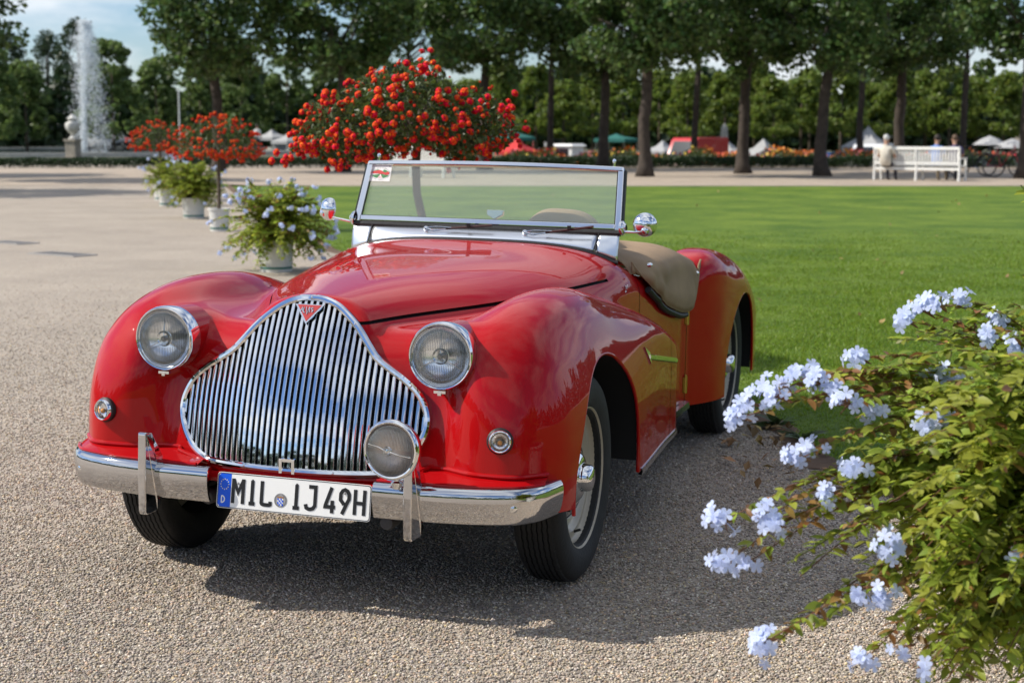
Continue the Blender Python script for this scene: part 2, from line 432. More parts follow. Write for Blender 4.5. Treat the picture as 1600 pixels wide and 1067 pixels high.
def sub(V, N, T, mask):
    T = T[mask]
    if len(T) == 0: return np.zeros((0, 3)), np.zeros((0, 3)), T
    u = np.unique(T); mp = -np.ones(len(V), int); mp[u] = np.arange(len(u)); return V[u], N[u], mp[T]
def both(V, N, T):
    m = np.array([-1, 1, 1]); return np.vstack([V, V*m]), np.vstack([N, N*m]), np.vstack([T, T[:, ::-1]+len(V)])
def mir(V, N, T):
    m = np.array([-1, 1, 1]); return V*m, N*m, T[:, ::-1]

PEAR = np.array([(0, .956), (.045, .952), (.095, .933), (.146, .895), (.18, .862), (.21, .826), (.245, .787), (.29, .757), (.335, .728), (.38, .69), (.405, .65), (.416, .61), (.412, .57), (.392, .525), (.358, .483), (.318, .458), (.274, .446), (.12, .441), (0, .4405)])
_pf = np.vstack([PEAR, (PEAR*[-1, 1])[-2:0:-1]])
PEARC = catmull(_pf, 5, True)
def poly_sd(px, pz, poly):
    D = np.full(px.shape, 1e9); ins = np.zeros(px.shape, bool)
    for i in range(len(poly)):
        a, b = poly[i], poly[(i+1) % len(poly)]; e = b-a; t = np.clip(((px-a[0])*e[0]+(pz-a[1])*e[1])/(e@e+1e-12), 0, 1)
        D = np.minimum(D, (px-a[0]-t*e[0])**2+(pz-a[1]-t*e[1])**2)
        c = (a[1] > pz) != (b[1] > pz); ins ^= c & (px < a[0]+(pz-a[1])*e[0]/(e[1] if e[1] else 1e-12))
    D = np.sqrt(D); return np.where(ins, -D, D)

AF = (.058, .352, .410); AR = (2.72, .312, .402)
V, N, T = nets()
def arch(c): return lambda V: np.where(V[:, 0] > .45, c[2]-np.hypot(V[:, 1]-c[0], V[:, 2]-c[1]), -1)
V, N, T = clip(V, N, T, arch(AF)); V, N, T = clip(V, N, T, arch(AR))
f_zb = lambda y: np.interp(y, [-.7, -.45, 0, .45, .5, 1.45, 1.5, 1.9, 1.95, 4], [.350, .345, .32, .288, .287, .270, .29, .29, .262, .262])
V, N, T = clip(V, N, T, lambda V: f_zb(V[:, 1])-V[:, 2])
def pear_cut(V):
    g = np.full(len(V), -1.0); m = (V[:, 1] < -.25) & (V[:, 0] < .5); g[m] = -(poly_sd(V[m, 0], V[m, 2], PEARC)+.008); return g
V, N, T = clip(V, N, T, pear_cut)
# splash apron line under the grille: open below
V, N, T = clip(V, N, T, lambda V: np.where((V[:, 0] < .40) & (V[:, 1] < .2), .405-V[:, 2], -1))

inner = both(V-N*.011, -N, T[:, ::-1])
link('inner_structure', mesh('inner_structure', inner[0], inner[2], BLACK), car)

def hoodg(V):
    "negative on the bonnet"
    x, y, z = np.abs(V[:, 0]), V[:, 1], V[:, 2]
    zs_ = .887+.022*(y+.49); rear = .93+.08*np.clip(1-(x/.56)**2, 0, 1)
    e = zs_+.0-z
    return np.maximum(np.maximum(e, y-rear), x-(f_a(y)+.003))
GAP = .0036
hv = clip(V, N, T, lambda V: hoodg(V)+GAP*1.2)
rest = clip(V, N, T, lambda V: -hoodg(V)+GAP)
hb = both(hv[0]+hv[1]*.004, hv[1], hv[2])
link('bonnet', mesh('bonnet', hb[0], hb[2], RED, normals=hb[1]), car)
# rest -> doors
def doorg(V):
    y, z = V[:, 1], V[:, 2]
    return np.maximum(np.maximum(1.235+.05*(z-.8)-y, y-1.985), .40-V[:, 0])
# door zone only on the tub side (not the wing, which overlaps it)
def is_wing(C):
    dh, db, df, dr = comps(C); return np.argmin(np.stack([dh, db, df, dr]), 0)
dv = clip(*rest, lambda V: doorg(V)+GAP); rs = clip(*rest, lambda V: -doorg(V)+GAP)
cl = is_wing(dv[0][dv[2]].mean(1))
parts = {}
def put(name, vnt):
    if len(vnt[2]): parts.setdefault(name, []).append(vnt)
put('door', sub(*dv, (cl == 0) | (cl == 3) | (cl == 1))); put('front_wing', sub(*dv, cl == 2))
cl = is_wing(rs[0][rs[2]].mean(1)); cy = rs[0][rs[2]].mean(1)[:, 1]
put('front_wing', sub(*rs, cl == 2)); put('nose_panel', sub(*rs, cl == 1)); put('rear_wing', sub(*rs, cl == 3))
put('scuttle', sub(*rs, (cl == 0) & (cy < 1.6))); put('tail_panel', sub(*rs, (cl == 0) & (cy >= 1.6)))
def cat(L_):
    Vs, Ns, Ts = [], [], []; o = 0
    for v, n, t in L_: Vs.append(v); Ns.append(n); Ts.append(t+o); o += len(v)
    return np.vstack(Vs), np.vstack(Ns), np.vstack(Ts)
for name, L_ in parts.items():
    q = cat(L_)
    if name in ('door', 'front_wing', 'rear_wing'):
        link(name, mesh(name, q[0], q[2], RED, normals=q[1]), car); q = mir(*q); link(name, mesh(name, q[0], q[2], RED, normals=q[1]), car)
    else:
        q = both(*q); link(name, mesh(name, q[0], q[2], RED, normals=q[1]), car)

def surf_x(y, z, x0=.95):
    "outermost x of the skin at (y,z)"
    y = np.asarray(y, float); z = np.asarray(z, float); lo = np.full(y.shape, .3); hi = np.full(y.shape, x0)
    for i in range(60):
        x = hi-.012*i; d = sdf(np.stack([x, y, z], 1))
        if i == 0: done = np.zeros(y.shape, bool); res = x.copy()
        hit = (d < 0) & ~done; res[hit] = x[hit]; done |= hit
    a = res.copy(); b = res+.012
    for i in range(14):
        m = (a+b)/2; ins = sdf(np.stack([m, y, z], 1)) < 0; a = np.where(ins, m, a); b = np.where(ins, b, m)
    return a
def surf_y(x, z):
    "frontmost y of the skin"
    x = np.asarray(x, float); z = np.asarray(z, float); res = np.full(x.shape, 0.0); done = np.zeros(x.shape, bool)
    for i in range(80):
        y = -.68+.01*i+0*x; hit = (sdf(np.stack([x, y, z], 1)) < 0) & ~done; res[hit] = y[hit]; done |= hit
    a = res-.01; b = res.copy()
    for i in range(14):
        m = (a+b)/2; ins = sdf(np.stack([x, m, z], 1)) < 0; b = np.where(ins, m, b); a = np.where(ins, a, m)
    return b
def surf_z(x, y):
    x = np.asarray(x, float); y = np.asarray(y, float); a = np.full(x.shape, .6); b = np.full(x.shape, 1.2)
    for i in range(24):
        m = (a+b)/2; ins = sdf(np.stack([x, y, m], 1)) < 0; a = np.where(ins, m, a); b = np.where(ins, b, m)
    return a

# rolled wing edges round the wheel openings, and wheel wells
for c, t0, t1, nm in ((AF, PI+.09, -.16, 'wing_edge'), (AR, PI+.08, -.10, 'wing_edge')):
    th = np.linspace(t0, t1, 60); y = c[0]+c[2]*np.cos(th); z = c[1]+c[2]*np.sin(th); x = surf_x(y, z)-.006
    for s_ in (1, -1):
        MB().tube([(s_*a, b, d) for a, b, d in zip(x, y, z)], .0065, 8).obj(nm, RED, car)
        b = MB(); th2 = np.linspace(PI+.06, -.06, 40); R = c[2]+.004
        ring = []
        for xx in (.80, .40):
            for t in th2: ring.append((s_*xx if xx < .7 else s_*float(surf_x([c[0]+R*math.cos(t)], [max(c[1]+R*math.sin(t), .3)])[0]-.014), c[0]+R*math.cos(t), c[1]+R*math.sin(t)))
        n = len(th2); b.add(ring, [(i, i+1, n+i+1, n+i) for i in range(n-1)]+[tuple(range(n, 2*n))])
        b.obj('wheel_well', BLACK, car)
# floor
b = MB(); b.box((0, 1.5, .30), (1.15, 3.9, .04)); b.obj('underbody', BLACK, car)
b = MB(); b.box((0, .9, .55), (.75, 2.0, .4)); b.obj('engine_bay', BLACK, car)

# ---------------- grille
gr = empty('grille', parent=car)
def onG(x, z, off=0.0): return Vector((x, ygr(x, z)-off*.94, z+off*.33))
MB().tube([onG(x*(1-.008/max(abs(x), .05)*0), z, .006) for x, z in PEARC], .0115, 10, closed=True).obj('grille_surround', CHROME, gr)
ins_poly = PEARC
def zrange(x):
    zz = np.linspace(.43, .97, 400); d = poly_sd(np.full(400, x), zz, PEARC); k = zz[d < -.008]
    return (k[0], k[-1]) if len(k) else None
sp = .0203
for i in range(-20, 21):
    x = i*sp; q = zrange(abs(x))
    if not q: continue
    b = MB(); n = 14; zz = np.linspace(q[0], q[1], n); V_ = []; hw = .0056
    sec = [(-hw, -.009), (-hw, .0035), (-hw*.72, .0058), (hw*.72, .0058), (hw, .0035), (hw, -.009)]
    nx = -.52*x
    for z in zz:
        for u_, o in sec: V_.append(onG(x+u_-nx*o*.0, z, o+.002))
    F_ = [(j*6+k, j*6+k+1, (j+1)*6+k+1, (j+1)*6+k) for j in range(n-1) for k in range(5)]+[tuple(range(6)), tuple((n-1)*6+k for k in range(6))]
    b.add(V_, F_); b.obj('grille_bar', CHROME, gr, ang=50)
b = MB()
n = 40
core = [onG(x*.97, .70+(z-.70)*.97, -.05) for x, z in PEARC]; b.add(core, [tuple(range(len(core)))])
b.obj('radiator_core', BLACK, gr)
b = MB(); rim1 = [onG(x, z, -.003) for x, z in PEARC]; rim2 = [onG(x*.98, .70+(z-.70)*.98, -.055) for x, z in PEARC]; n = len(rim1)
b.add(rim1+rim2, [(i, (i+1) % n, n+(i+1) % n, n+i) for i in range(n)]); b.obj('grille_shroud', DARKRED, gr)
# starting handle guide
b = MB()
for c_, s_ in (((0, .472), (.052, .010)), ((-.021, .452), (.010, .045)), ((.021, .452), (.010, .045))):
    p = onG(c_[0], c_[1], .014); b.box((p.x, p.y, p.z), (s_[0], .012, s_[1]))
b.obj('handle_guide', CHROME, gr, smooth=False)
for x, z in ((0, .956), (.16, .884), (-.16, .884), (.36, .708), (-.36, .708), (.15, .442), (-.15, .442)):
    p = onG(x, z, .016); MB().ball(p, .004, 8, 5).obj('screw', CHROME2, gr)

# strokes used for lettering
def ribbon(path, wd):
    P = [np.array(p, float) for p in path]; L_, R_ = [], []
    for i, p in enumerate(P):
        a = P[i]-P[i-1] if i else P[1]-P[0]; c = P[i+1]-P[i] if i < len(P)-1 else a
        a = a/np.linalg.norm(a); c = c/np.linalg.norm(c); n1 = np.array([-a[1], a[0]]); n2 = np.array([-c[1], c[0]]); m = n1+n2; m /= max(np.linalg.norm(m), .3); k = 1/max(m@n1, .5)
        L_.append(p+m*wd*k/2); R_.append(p-m*wd*k/2)
    return L_, R_
def strokes(mb, paths, wd, fn, z0=0.0, dz=.00012, th=.0012):
    for q, path in enumerate(paths):
        L_, R_ = ribbon(path, wd); h = z0+th+dz*q; n = len(path)
        V_ = [fn(p[0], p[1], h) for p in L_]+[fn(p[0], p[1], h) for p in R_]+[fn(p[0], p[1], z0) for p in L_]+[fn(p[0], p[1], z0) for p in R_]
        F_ = []
        for i in range(n-1): F_ += [(i+1, i, n+i, n+i+1), (i, i+1, 2*n+i+1, 2*n+i), (n+i+1, n+i, 3*n+i, 3*n+i+1)]
        F_ += [(0, 2*n, 3*n, n), (n-1, 2*n-1, 4*n-1, 3*n-1)]
        mb.add(V_, F_)
def arc(cx, cy, r, a0, a1, n=10, ry=None):
    ry = ry or r
    return [(cx+r*math.cos(math.radians(a0+(a1-a0)*i/n)), cy+ry*math.sin(math.radians(a0+(a1-a0)*i/n))) for i in range(n+1)]

# badge: red triangle with the maker's letters
bd = MB(); bp = [(-.044, .012), (.044, .012), (0, -.040)]
def onB(x, z, o): return onG(x, z+.921, o+.014)
V_ = [onB(x*1.12, z*1.12, .0) for x, z in bp]+[onB(x*1.12, z*1.12, .005) for x, z in bp]
bd.add(V_, [(3, 5, 4), (0, 1, 4, 3), (1, 2, 5, 4), (2, 0, 3, 5)]); bdo = bd.obj('badge', CHROME, gr, smooth=False)
b2 = MB(); b2.add([onB(x*.93, z*.93+.0004, .0056) for x, z in bp], [(0, 2, 1)]); b2.mat = 1
LT = {'A': [[(0, 0), (.35, 1), (.7, 0)], [(.15, .35), (.55, .35)]], 'L': [[(0, 1), (0, 0), (.5, 0)]], 'V': [[(0, 1), (.35, 0), (.7, 1)]], 'I': [[(0, 0), (0, 1)]], 'S': [arc(.28, .74, .26, 40, 270, 8)+arc(.28, .26, .26, 90, -140, 8)[1:]]}
xx = -.026
for ch, sc, hh_, zo in (('A', .012, .012, -.008), ('L', .012, .015, -.011), ('V', .015, .022, -.016), ('I', .012, .015, -.011), ('S', .012, .012, -.008)):
    pth = [[(xx+px*sc, zo+pz*hh_) for px, pz in s_] for s_ in LT[ch]]
    strokes(b2, pth, .0021, lambda u_, v_, h_: onB(u_, v_, h_+.0057), th=.0012); xx += {'A': .010, 'L': .008, 'V': .0125, 'I': .005, 'S': 0}[ch]
b2.obj('badge_face', [M_('badge_red', (.45, .03, .03), .3), CHROME], gr, smooth=False)

# ---------------- headlamps
def aim(p, dirv):
    z = Vector(dirv).normalized(); x = (Vector((0, 0, 1)) if abs(z.z) < .99 else Vector((0, 1, 0))).cross(z).normalized(); y = z.cross(x)
    return Matrix(((x.x, y.x, z.x, p[0]), (x.y, y.y, z.y, p[1]), (x.z, y.z, z.z, p[2]), (0, 0, 0, 1)))
def arr(mb, name, mats, parent, M=None, **k):
    o = mb.obj(name, mats, parent, **k)
    return o
lens_me = None
for s_ in (1, -1):
    hl = empty('headlight', parent=car); hl.matrix_local = aim((s_*.467, -.546, .816), (s_*.02, -1, .01)) @ Matrix.Scale(.93, 4)
    MB().lathe([(.104, -.16), (.1065, -.10), (.108, -.055), (.1085, -.03), (.108, -.012)], 48).obj('lamp_bowl', RED, hl)
    MB().lathe([(.1085, -.050), (.1105, -.035), (.1115, -.015), (.111, .002), (.1085, .011), (.1055, .0145), (.1025, .0135), (.1005, .008), (.0998, .002)], 64).obj('bezel', CHROME, hl)
    MB().lathe([(.0998, .004), (.0985, .0075), (.0965, .006), (.0955, -.004)], 56).obj('lens_ring', CHROME2, hl)
    MB().lathe([(.0960, .002), (.090, -.009), (.074, -.019), (.05, -.027), (.022, -.032), (.0001, -.033)], 48).obj('reflector', SILVER, hl)
    b = MB()
    prof = [(.0962, .004), (.085, .0105), (.064, .0175), (.042, .0215), (.02, .0238), (.0005, .0245)]
    b.lathe(prof, 48); lo = b.obj('lens', LENS, hl)
    # moulded flutes of the glass
    b = MB()
    for i in range(-15, 16):
        x = i*.0060; m = math.sqrt(max(.0935**2-x*x, 0))
        for lo_, hi_ in ((-.95*m, -.30*m), (.22*m, .95*m)) if abs(x) < .045 else ((-.92*m, .92*m),):
            pts = []
            for k in range(6):
                yy = lo_+(hi_-lo_)*k/5; rr = math.hypot(x, yy); sl = x+(yy*.10 if yy < 0 else 0)
                pts.append((sl, yy, float(np.interp(rr, [.0, .02, .042, .064, .085, .0962], [.0245, .0238, .0215, .0175, .0105, .004]))-.0015))
            b.tube(pts, .00115, 5)
    b.obj('lens_flute', LENSF, hl)
    b = MB()
    for a in (90, 210, 330):
        a = math.radians(a); b.tube([(0, 0, .010), (.045*math.cos(a), .045*math.sin(a), .004), (.088*math.cos(a), .088*math.sin(a), .001)], .0016, 6)
    b.obj('tripod_arm', CHROME2, hl)
    b = MB(); b.lathe([(.0001, .018), (.007, .018), (.0095, .014), (.0100, .006), (.0100, -.02), (.0001, -.02)], 20); b.obj('bulb_shield', M_('shield_grey', (.22, .22, .22), .3, .8), hl)
    b = MB(); b.lathe([(.020, .010), (.024, .012), (.027, .009), (.027, 0)], 24); b.obj('shield_ring', CHROME2, hl)
    b = MB(); b.box((0, -.116, .004), (.040, .009, .016)); b.box((0, -.121, .009), (.012, .012, .012)); b.obj('bezel_clip', CHROME, hl, smooth=False)

# ---------------- indicators
for s_ in (1, -1):
    x = s_*.668; y = float(surf_y([.668], [.578])[0])
    ind = empty('indicator', parent=car); ind.matrix_local = aim((x, y-.004, .578), (s_*.30, -1, .03))
    MB().lathe([(.039, -.02), (.040, .002), (.036, .006), (.030, .006)], 28).obj('gasket', RUBBER, ind)
    MB().lathe([(.036, .002), (.0345, .014), (.031, .018), (.027, .016), (.026, .010)], 28).obj('rim', CHROME, ind)
    MB().lathe([(.026, .008), (.024, .004), (.012, -.002), (.0001, -.003)], 24).obj('reflector', SILVER, ind)
    MB().ball((0, -.003, .008), .0085, 10, 7).obj('bulb', AMBER, ind)
    b = MB(); b.lathe([(.0275, .014), (.024, .021), (.018, .0245), (.0135, .0235), (.012, .0265), (.006, .028), (.0003, .0282)], 24); b.obj('lens', LENS, ind)
    MB().lathe([(.0215, .0225), (.0205, .0245), (.0195, .0235)], 24).obj('lens_ridge', LENS, ind)

# ---------------- bumpers
f_by = spl([0, .2, .30, .45, .58, .66, .71, .745, .775, .797, .815], [-.692, -.694, -.694, -.690, -.674, -.653, -.634, -.612, -.574, -.526, -.44])
def bump_path(x0, x1, n=40):
    xs = np.linspace(x0, x1, n)
    return [(x, float(f_by(abs(x)))) for x in xs]
def offset(path, o):
    out = []
    for i, p in enumerate(path):
        a = path[max(i-1, 0)]; b_ = path[min(i+1, len(path)-1)]; t = Vector((b_[0]-a[0], b_[1]-a[1])).normalized(); out.append((p[0]+t.y*o, p[1]-t.x*o))
    return out
for x0, x1 in ((.312, .815), (-.815, -.236)):
    dense = bump_path(x0, x1, 400); s_ = [0]
    for i in range(1, 400): s_.append(s_[-1]+math.dist(dense[i], dense[i-1]))
    path = [(float(np.interp(q, s_, [p[0] for p in dense])), float(np.interp(q, s_, [p[1] for p in dense]))) for q in np.linspace(0, s_[-1], 46)]
    sec = [(-.020, .443), (-.010, .4475), (-.003, .4475), (.004, .4435), (.0095, .436), (.0125, .426), (.0135, .413), (.0128, .398), (.0105, .381), (.0070, .364), (.0025, .350), (-.0015, .342), (-.006, .3375), (-.012, .338), (-.012, .344), (-.005, .355), (0, .38), (.003, .41), (.002, .43), (-.004, .439), (-.018, .437)]
    V_ = []; ns = len(sec)
    offs = [offset(path, o) for o, z in sec]
    for i in range(len(path)):
        for k, (o, z) in enumerate(sec): V_.append((offs[k][i][0], offs[k][i][1], z))
    F_ = [(i*ns+k, i*ns+(k+1) % ns, (i+1)*ns+(k+1) % ns, (i+1)*ns+k) for i in range(len(path)-1) for k in range(ns)]+[tuple(range(ns)), tuple((len(path)-1)*ns+k for k in range(ns))]
    b = MB(); b.add(V_, F_); bo = b.obj('bumper', BUMPC, car, ang=50)
    sg = 1 if x0 > 0 else -1
    p = Vector((sg*.728, float(f_by(.728)), .392)); M = aim((p.x, p.y-.007, p.z), (sg*.42, -1, 0))
    b = MB(); b.lathe([(.0155, -.004), (.0155, .0), (.013, .004), (.007, .0075), (.0005, .0085)], 20, M=M); b.obj('bumper_bolt', CHROME, bo)
    # overrider
    b = MB(); ox = sg*.440
    side = [(-.742, .545), (-.735, .550), (-.715, .545), (-.655, .462), (-.655, .452), (-.675, .446), (-.690, .446), (-.690, .336), (-.672, .330), (-.668, .318), (-.690, .295), (-.738, .290), (-.745, .30), (-.747, .42)]
    n = len(side); hw = .024
    V_ = [(ox-hw*(.55 if y < -.72 else 1), y, z) for y, z in side]+[(ox+hw*(.55 if y < -.72 else 1), y, z) for y, z in side]
    b.add(V_, [tuple(range(n)), tuple(n+i for i in reversed(range(n)))]+[(i, n+i, n+(i+1) % n, (i+1) % n) for i in range(n)])
    me = b.me('overrider', CHROME2, False); me.materials[0] = BUMPC; oo = link('overrider', me, car)
    mod = oo.modifiers.new('edge', 'BEVEL'); mod.width = .004; mod.segments = 3; mod.limit_method = 'ANGLE'
    # painted apron between body and bumper, with rolled beads
    b = MB(); xs = np.linspace(.315, .79, 34) if sg > 0 else np.linspace(.285, .79, 34)
    zb_ = .462; body = [(sg*x, (float(surf_y([x], [.49])[0])+.012) if x > .42 else ygr(x, .45)-.004, float(np.interp(x, [.29, .43], [.437, .466]))) for x in xs]; 
    outb = []
    for x in xs: outb.append((sg*x*1.005, float(f_by(x))+.018, .448))
    mid = [((a[0]+c[0])/2, (a[1]+c[1])/2, .458) for a, c in zip(body, outb)]
    n = len(xs); b.add(body+mid+outb, [(i, i+1, n+i+1, n+i) for i in range(2*n-1) if i % n != n-1])
    b.tube([(p[0], p[1]-.004, p[2]+.002) for p in outb], .0055, 8); b.tube([(p[0], p[1]-.012, p[2]+.004) for p in body], .0075, 8)
    b.obj('apron', RED, car)
    # bracket arm
    b = MB(); b.tube([(sg*.33, -.66, .36), (sg*.36, -.35, .35)], .02, 8); b.obj('bumper_iron', BLACK, car)
b = MB(); b.tube([(x, ygr(x, .43)+.008, .428) for x in np.linspace(-.30, .32, 20)], .014, 8); b.tube([(x, ygr(x, .40)-.012, .402) for x in np.linspace(-.33, .34, 20)], .017, 8); b.obj('valance_bead', RED, car)
b = MB(); b.lathe([(.0001, .012), (.02, .010), (.024, 0), (.024, -.05)], 16, M=aim((.335, -.64, .315), (0, -1, 0))); b.obj('jacking_tube', M_('dark_steel', (.05, .05, .055), .5), car)
b = MB(); b.lathe([(.0001, .012), (.02, .010), (.024, 0), (.024, -.05)], 16, M=aim((-.29, -.60, .33), (0, -1, 0))); b.obj('jacking_tube', M_('dark_steel', (.05, .05, .055), .5), car)

# ---------------- number plate
pl = empty('number_plate', parent=car); pl.location = (.0395, -.676, .377); pl.rotation_euler = (math.radians(90-9), 0, 0)
PW, PH = .513, .110
def rrect(wd, hg, r, n=6):
    out = []
    for cx, cy, a in ((wd/2-r, hg/2-r, 0), (-wd/2+r, hg/2-r, 90), (-wd/2+r, -hg/2+r, 180), (wd/2-r, -hg/2+r, 270)):
        out += arc(cx, cy, r, a, a+90, n)
    return out
MB().prism(rrect(PW, PH, .010), -.003, 0).obj('plate_sheet', M_('plate_white', (.92, .92, .89), .35), pl, smooth=False)
b = MB(); o_ = rrect(PW-.0035, PH-.0035, .009); i_ = rrect(PW-.0075, PH-.0075, .008); n = len(o_)
b.add([(x, y, .0006) for x, y in o_]+[(x, y, .0006) for x, y in i_], [(i, (i+1) % n, n+(i+1) % n, n+i) for i in range(n)]); b.obj('plate_border', PBLACK, pl, smooth=False)
b = MB(); b.add([(x, y, .0004) for x, y in [(-PW/2+.004, -PH/2+.012), (-PW/2+.012, -PH/2+.004), (-PW/2+.047, -PH/2+.004), (-PW/2+.047, PH/2-.004), (-PW/2+.012, PH/2-.004), (-PW/2+.004, PH/2-.012)]], [tuple(range(6))])
b.obj('blue_band', PBLUE, pl, smooth=False)
b = MB()
for i in range(12):
    a = 2*PI*i/12; cx, cy = -PW/2+.0255+.0135*math.cos(a), .018+.0155*math.sin(a); st = []
    for k in range(10): rr = .0026 if k % 2 == 0 else .0012; st.append((cx+rr*math.sin(PI*k/5), cy+rr*math.cos(PI*k/5), .0009))
    b.add(st, [tuple(reversed(range(10)))])
b.obj('star_ring', M_('star_yellow', (.85, .75, .35), .5), pl, smooth=False)
b = MB(); strokes(b, [[(-.2395, -.038), (-.2395, -.018)], arc(-.2395, -.028, .0105, -90, 90, 10)], .0036, lambda x, y, h: (x, y, h), z0=.0005, th=.0006); 
strokes(b, [[(-.2405, -.0180), (-.2385, -.0180)], [(-.2405, -.038), (-.2385, -.038)]], .0036, lambda x, y, h: (x, y, h), z0=.0007, th=.0006)
b.obj('country_letter', WHITE, pl, smooth=False)
LH = .0755; ly = -.0375
def P_(fr): return (fr-758)/1280*PW
GLY = {
 'M': lambda w_: [[(0, 0), (0, 1)], [(0, .97), (w_/2, .45), (w_, .97)], [(w_, 1), (w_, 0)]],
 'I': lambda w_: [[(w_/2, .02), (w_/2, .98)], [(.004, 0.05), (w_-.004, .05)], [(.012, .95), (w_-.012, .95)]],
 'L': lambda w_: [[(.004, 1), (.004, .12)]+[(.006, .08), (.012, .055)]+[(w_-.006, .055), (w_-.002, .08), (w_-.002, .2)]],
 'J': lambda w_: [[(.010, .95), (w_-.004, .95), (w_-.004, .2), (w_-.010, .09), (w_-.018, .055), (.012, .055), (.004, .10), (.001, .24)]],
 '4': lambda w_: [[(w_*.62, 1.0), (.004, .30), (.003, .22), (w_, .22)], [(w_*.72, .48), (w_*.72, -.02)]],
 '9': lambda w_: [[(x_, y_) for x_, y_ in [(w_*.55, .30), (.010, .42), (.002, .55), (.002, .80), (.008, .92), (w_/2, .97), (w_-.008, .92), (w_-.002, .80), (w_-.002, .62), (w_-.006, .50), (w_*.32, -.02)]]][0:1],
 'H': lambda w_: [[(.003, 0), (.003, 1)], [(w_-.003, 0), (w_-.003, 1)], [(.003, .47), (w_-.003, .47)]],
}
for ch, x0, x1 in (('M', 256, 340), ('I', 382, 452), ('L', 488, 578), ('I', 752, 824), ('J', 864, 954), ('4', 1022, 1110), ('9', 1142, 1230), ('H', 1262, 1352)):
    a, c_ = P_(x0), P_(x1); w_ = c_-a; b = MB()
    if ch == '9':
        pth = [[(w_*.42, .34), (.014, .40), (.004, .54), (.004, .78), (.010, .91), (w_/2, .955), (w_-.010, .91), (w_-.004, .78), (w_-.004, .58), (w_-.009, .46), (w_*.30, -.02)]]
    else: pth = GLY[ch](w_)
    strokes(b, [[(a+px, ly+py*LH) for px, py in s_] for s_ in pth], .0112 if ch != 'H' else .0108, lambda x, y, h: (x, y, h), z0=.0003, th=.0010)
    b.obj('letter', PBLACK, pl, smooth=False)
b = MB(); sx, sy = P_(658), -.0155
b.prism([(sx+x, sy+y) for x, y in arc(0, 0, .0215, 0, 354, 36)], .0, .0009); b.obj('registration_seal', SEALG, pl, smooth=False)
b = MB(); b.add([(sx+x, sy+y, .0014) for x, y in ((-.010, .006), (-.010, -.007), (-.005, -.015), (0, -.018), (.005, -.015), (.010, -.007), (.010, .006))], [tuple(range(7))])
b.obj('seal_shield', WHITE, pl, smooth=False)
b = MB()
for i in range(4):
    for j in range(4):
        if (i+j) % 2 == 0:
            cx, cy = sx-.0075+i*.005, sy+.003-j*.0055; b.add([(cx-.003, cy, .0018), (cx+.0005, cy-.0045, .0018), (cx+.003, cy, .0018), (cx-.0005, cy+.0045, .0018)], [(0, 1, 2, 3)])
b.obj('seal_lozenges', PBLUE, pl, smooth=False)
b = MB(); b.add([(sx-.0105, sy+.0068, .0016), (sx+.0105, sy+.0068, .0016), (sx+.0105, sy+.0125, .0016), (sx+.006, sy+.0105, .0016), (sx, sy+.0125, .0016), (sx-.006, sy+.0105, .0016), (sx-.0105, sy+.0125, .0016)], [tuple(range(7))])
b.obj('seal_crown', M_('seal_gold', (.35, .16, .06), .5), pl, smooth=False)
b = MB()
for i in range(26):
    if i in (6, 7, 19, 20): continue
    a = 2*PI*i/26; b.box((sx+.0180*math.cos(a), sy+.0180*math.sin(a), .0012), (.0018, .0026, .0006))
b.obj('seal_lettering', M_('seal_dark', (.12, .12, .12), .5), pl, smooth=False)
for fx, fy in ((296, .024), (1186, .024)):
    MB().lathe([(.0001, .003), (.0035, .002), (.004, 0)], 10, M=Matrix.Translation((P_(fx), fy, .0015))).obj('screw', SEALG, pl)

# ---------------- fog lamp on the bumper
fg = empty('fog_lamp', parent=car); fg.matrix_local = aim((.399, -.765, .567), (-.06, -1, .03))
MB().lathe([(.0001, -.088), (.03, -.084), (.058, -.068), (.076, -.042), (.083, -.014), (.084, -.006)], 40).obj('lamp_bowl', RED, fg)
MB().lathe([(.084, -.010), (.0885, -.004), (.0895, .004), (.087, .012), (.082, .016), (.078, .015), (.0755, .009)], 48).obj('rim', CHROME, fg)
MB().lathe([(.076, .006), (.066, -.004), (.04, -.013), (.0001, -.017)], 40).obj('reflector', M_('smoky_reflector', (.80, .72, .68), .32, .9), fg)
MB().lathe([(.0765, .009), (.065, .0185), (.04, .027), (.0005, .030)], 40).obj('lens', LENS2, fg)
b = MB()
for i in range(-17, 18):
    x = i*.0042; m = math.sqrt(.074**2-x*x)*.98
    for lo_, hi_ in ((-m, -.008+.05*x*0), (.004, m)):
        pts = [(x, lo_+(hi_-lo_)*k/5, float(np.interp(math.hypot(x, lo_+(hi_-lo_)*k/5), [0, .04, .065, .0765], [.030, .027, .0185, .009]))+.0002) for k in range(6)]; b.tube(pts, .0009, 4)
b.obj('lens_flute', LENSF, fg)
b = MB(); b.tube([(-.068, .014, .018), (-.03, .010, .030), (-.012, .003, .0325), (.012, -.003, .0325), (.03, -.008, .030), (.066, -.016, .018)], .0018, 6); b.lathe([(.0001, .036), (.007, .035), (.010, .030)], 14); b.lathe([(.0145, .031), (.013, .0335), (.0115, .031)], 18); b.obj('lens_bar', CHROME2, fg)
b = MB(); b.lathe([(.010, -.125), (.018, -.112), (.018, -.105), (.010, -.10), (.010, -.08)], 16, M=aim((.399, -.725, .567), (0, 0, 1))); b.obj('lamp_stem', CHROME, car)
b = MB(); b.tube([(.35, -.67, .452), (.44, -.68, .452)], .012, 8); b.obj('lamp_bracket', CHROME2, car)

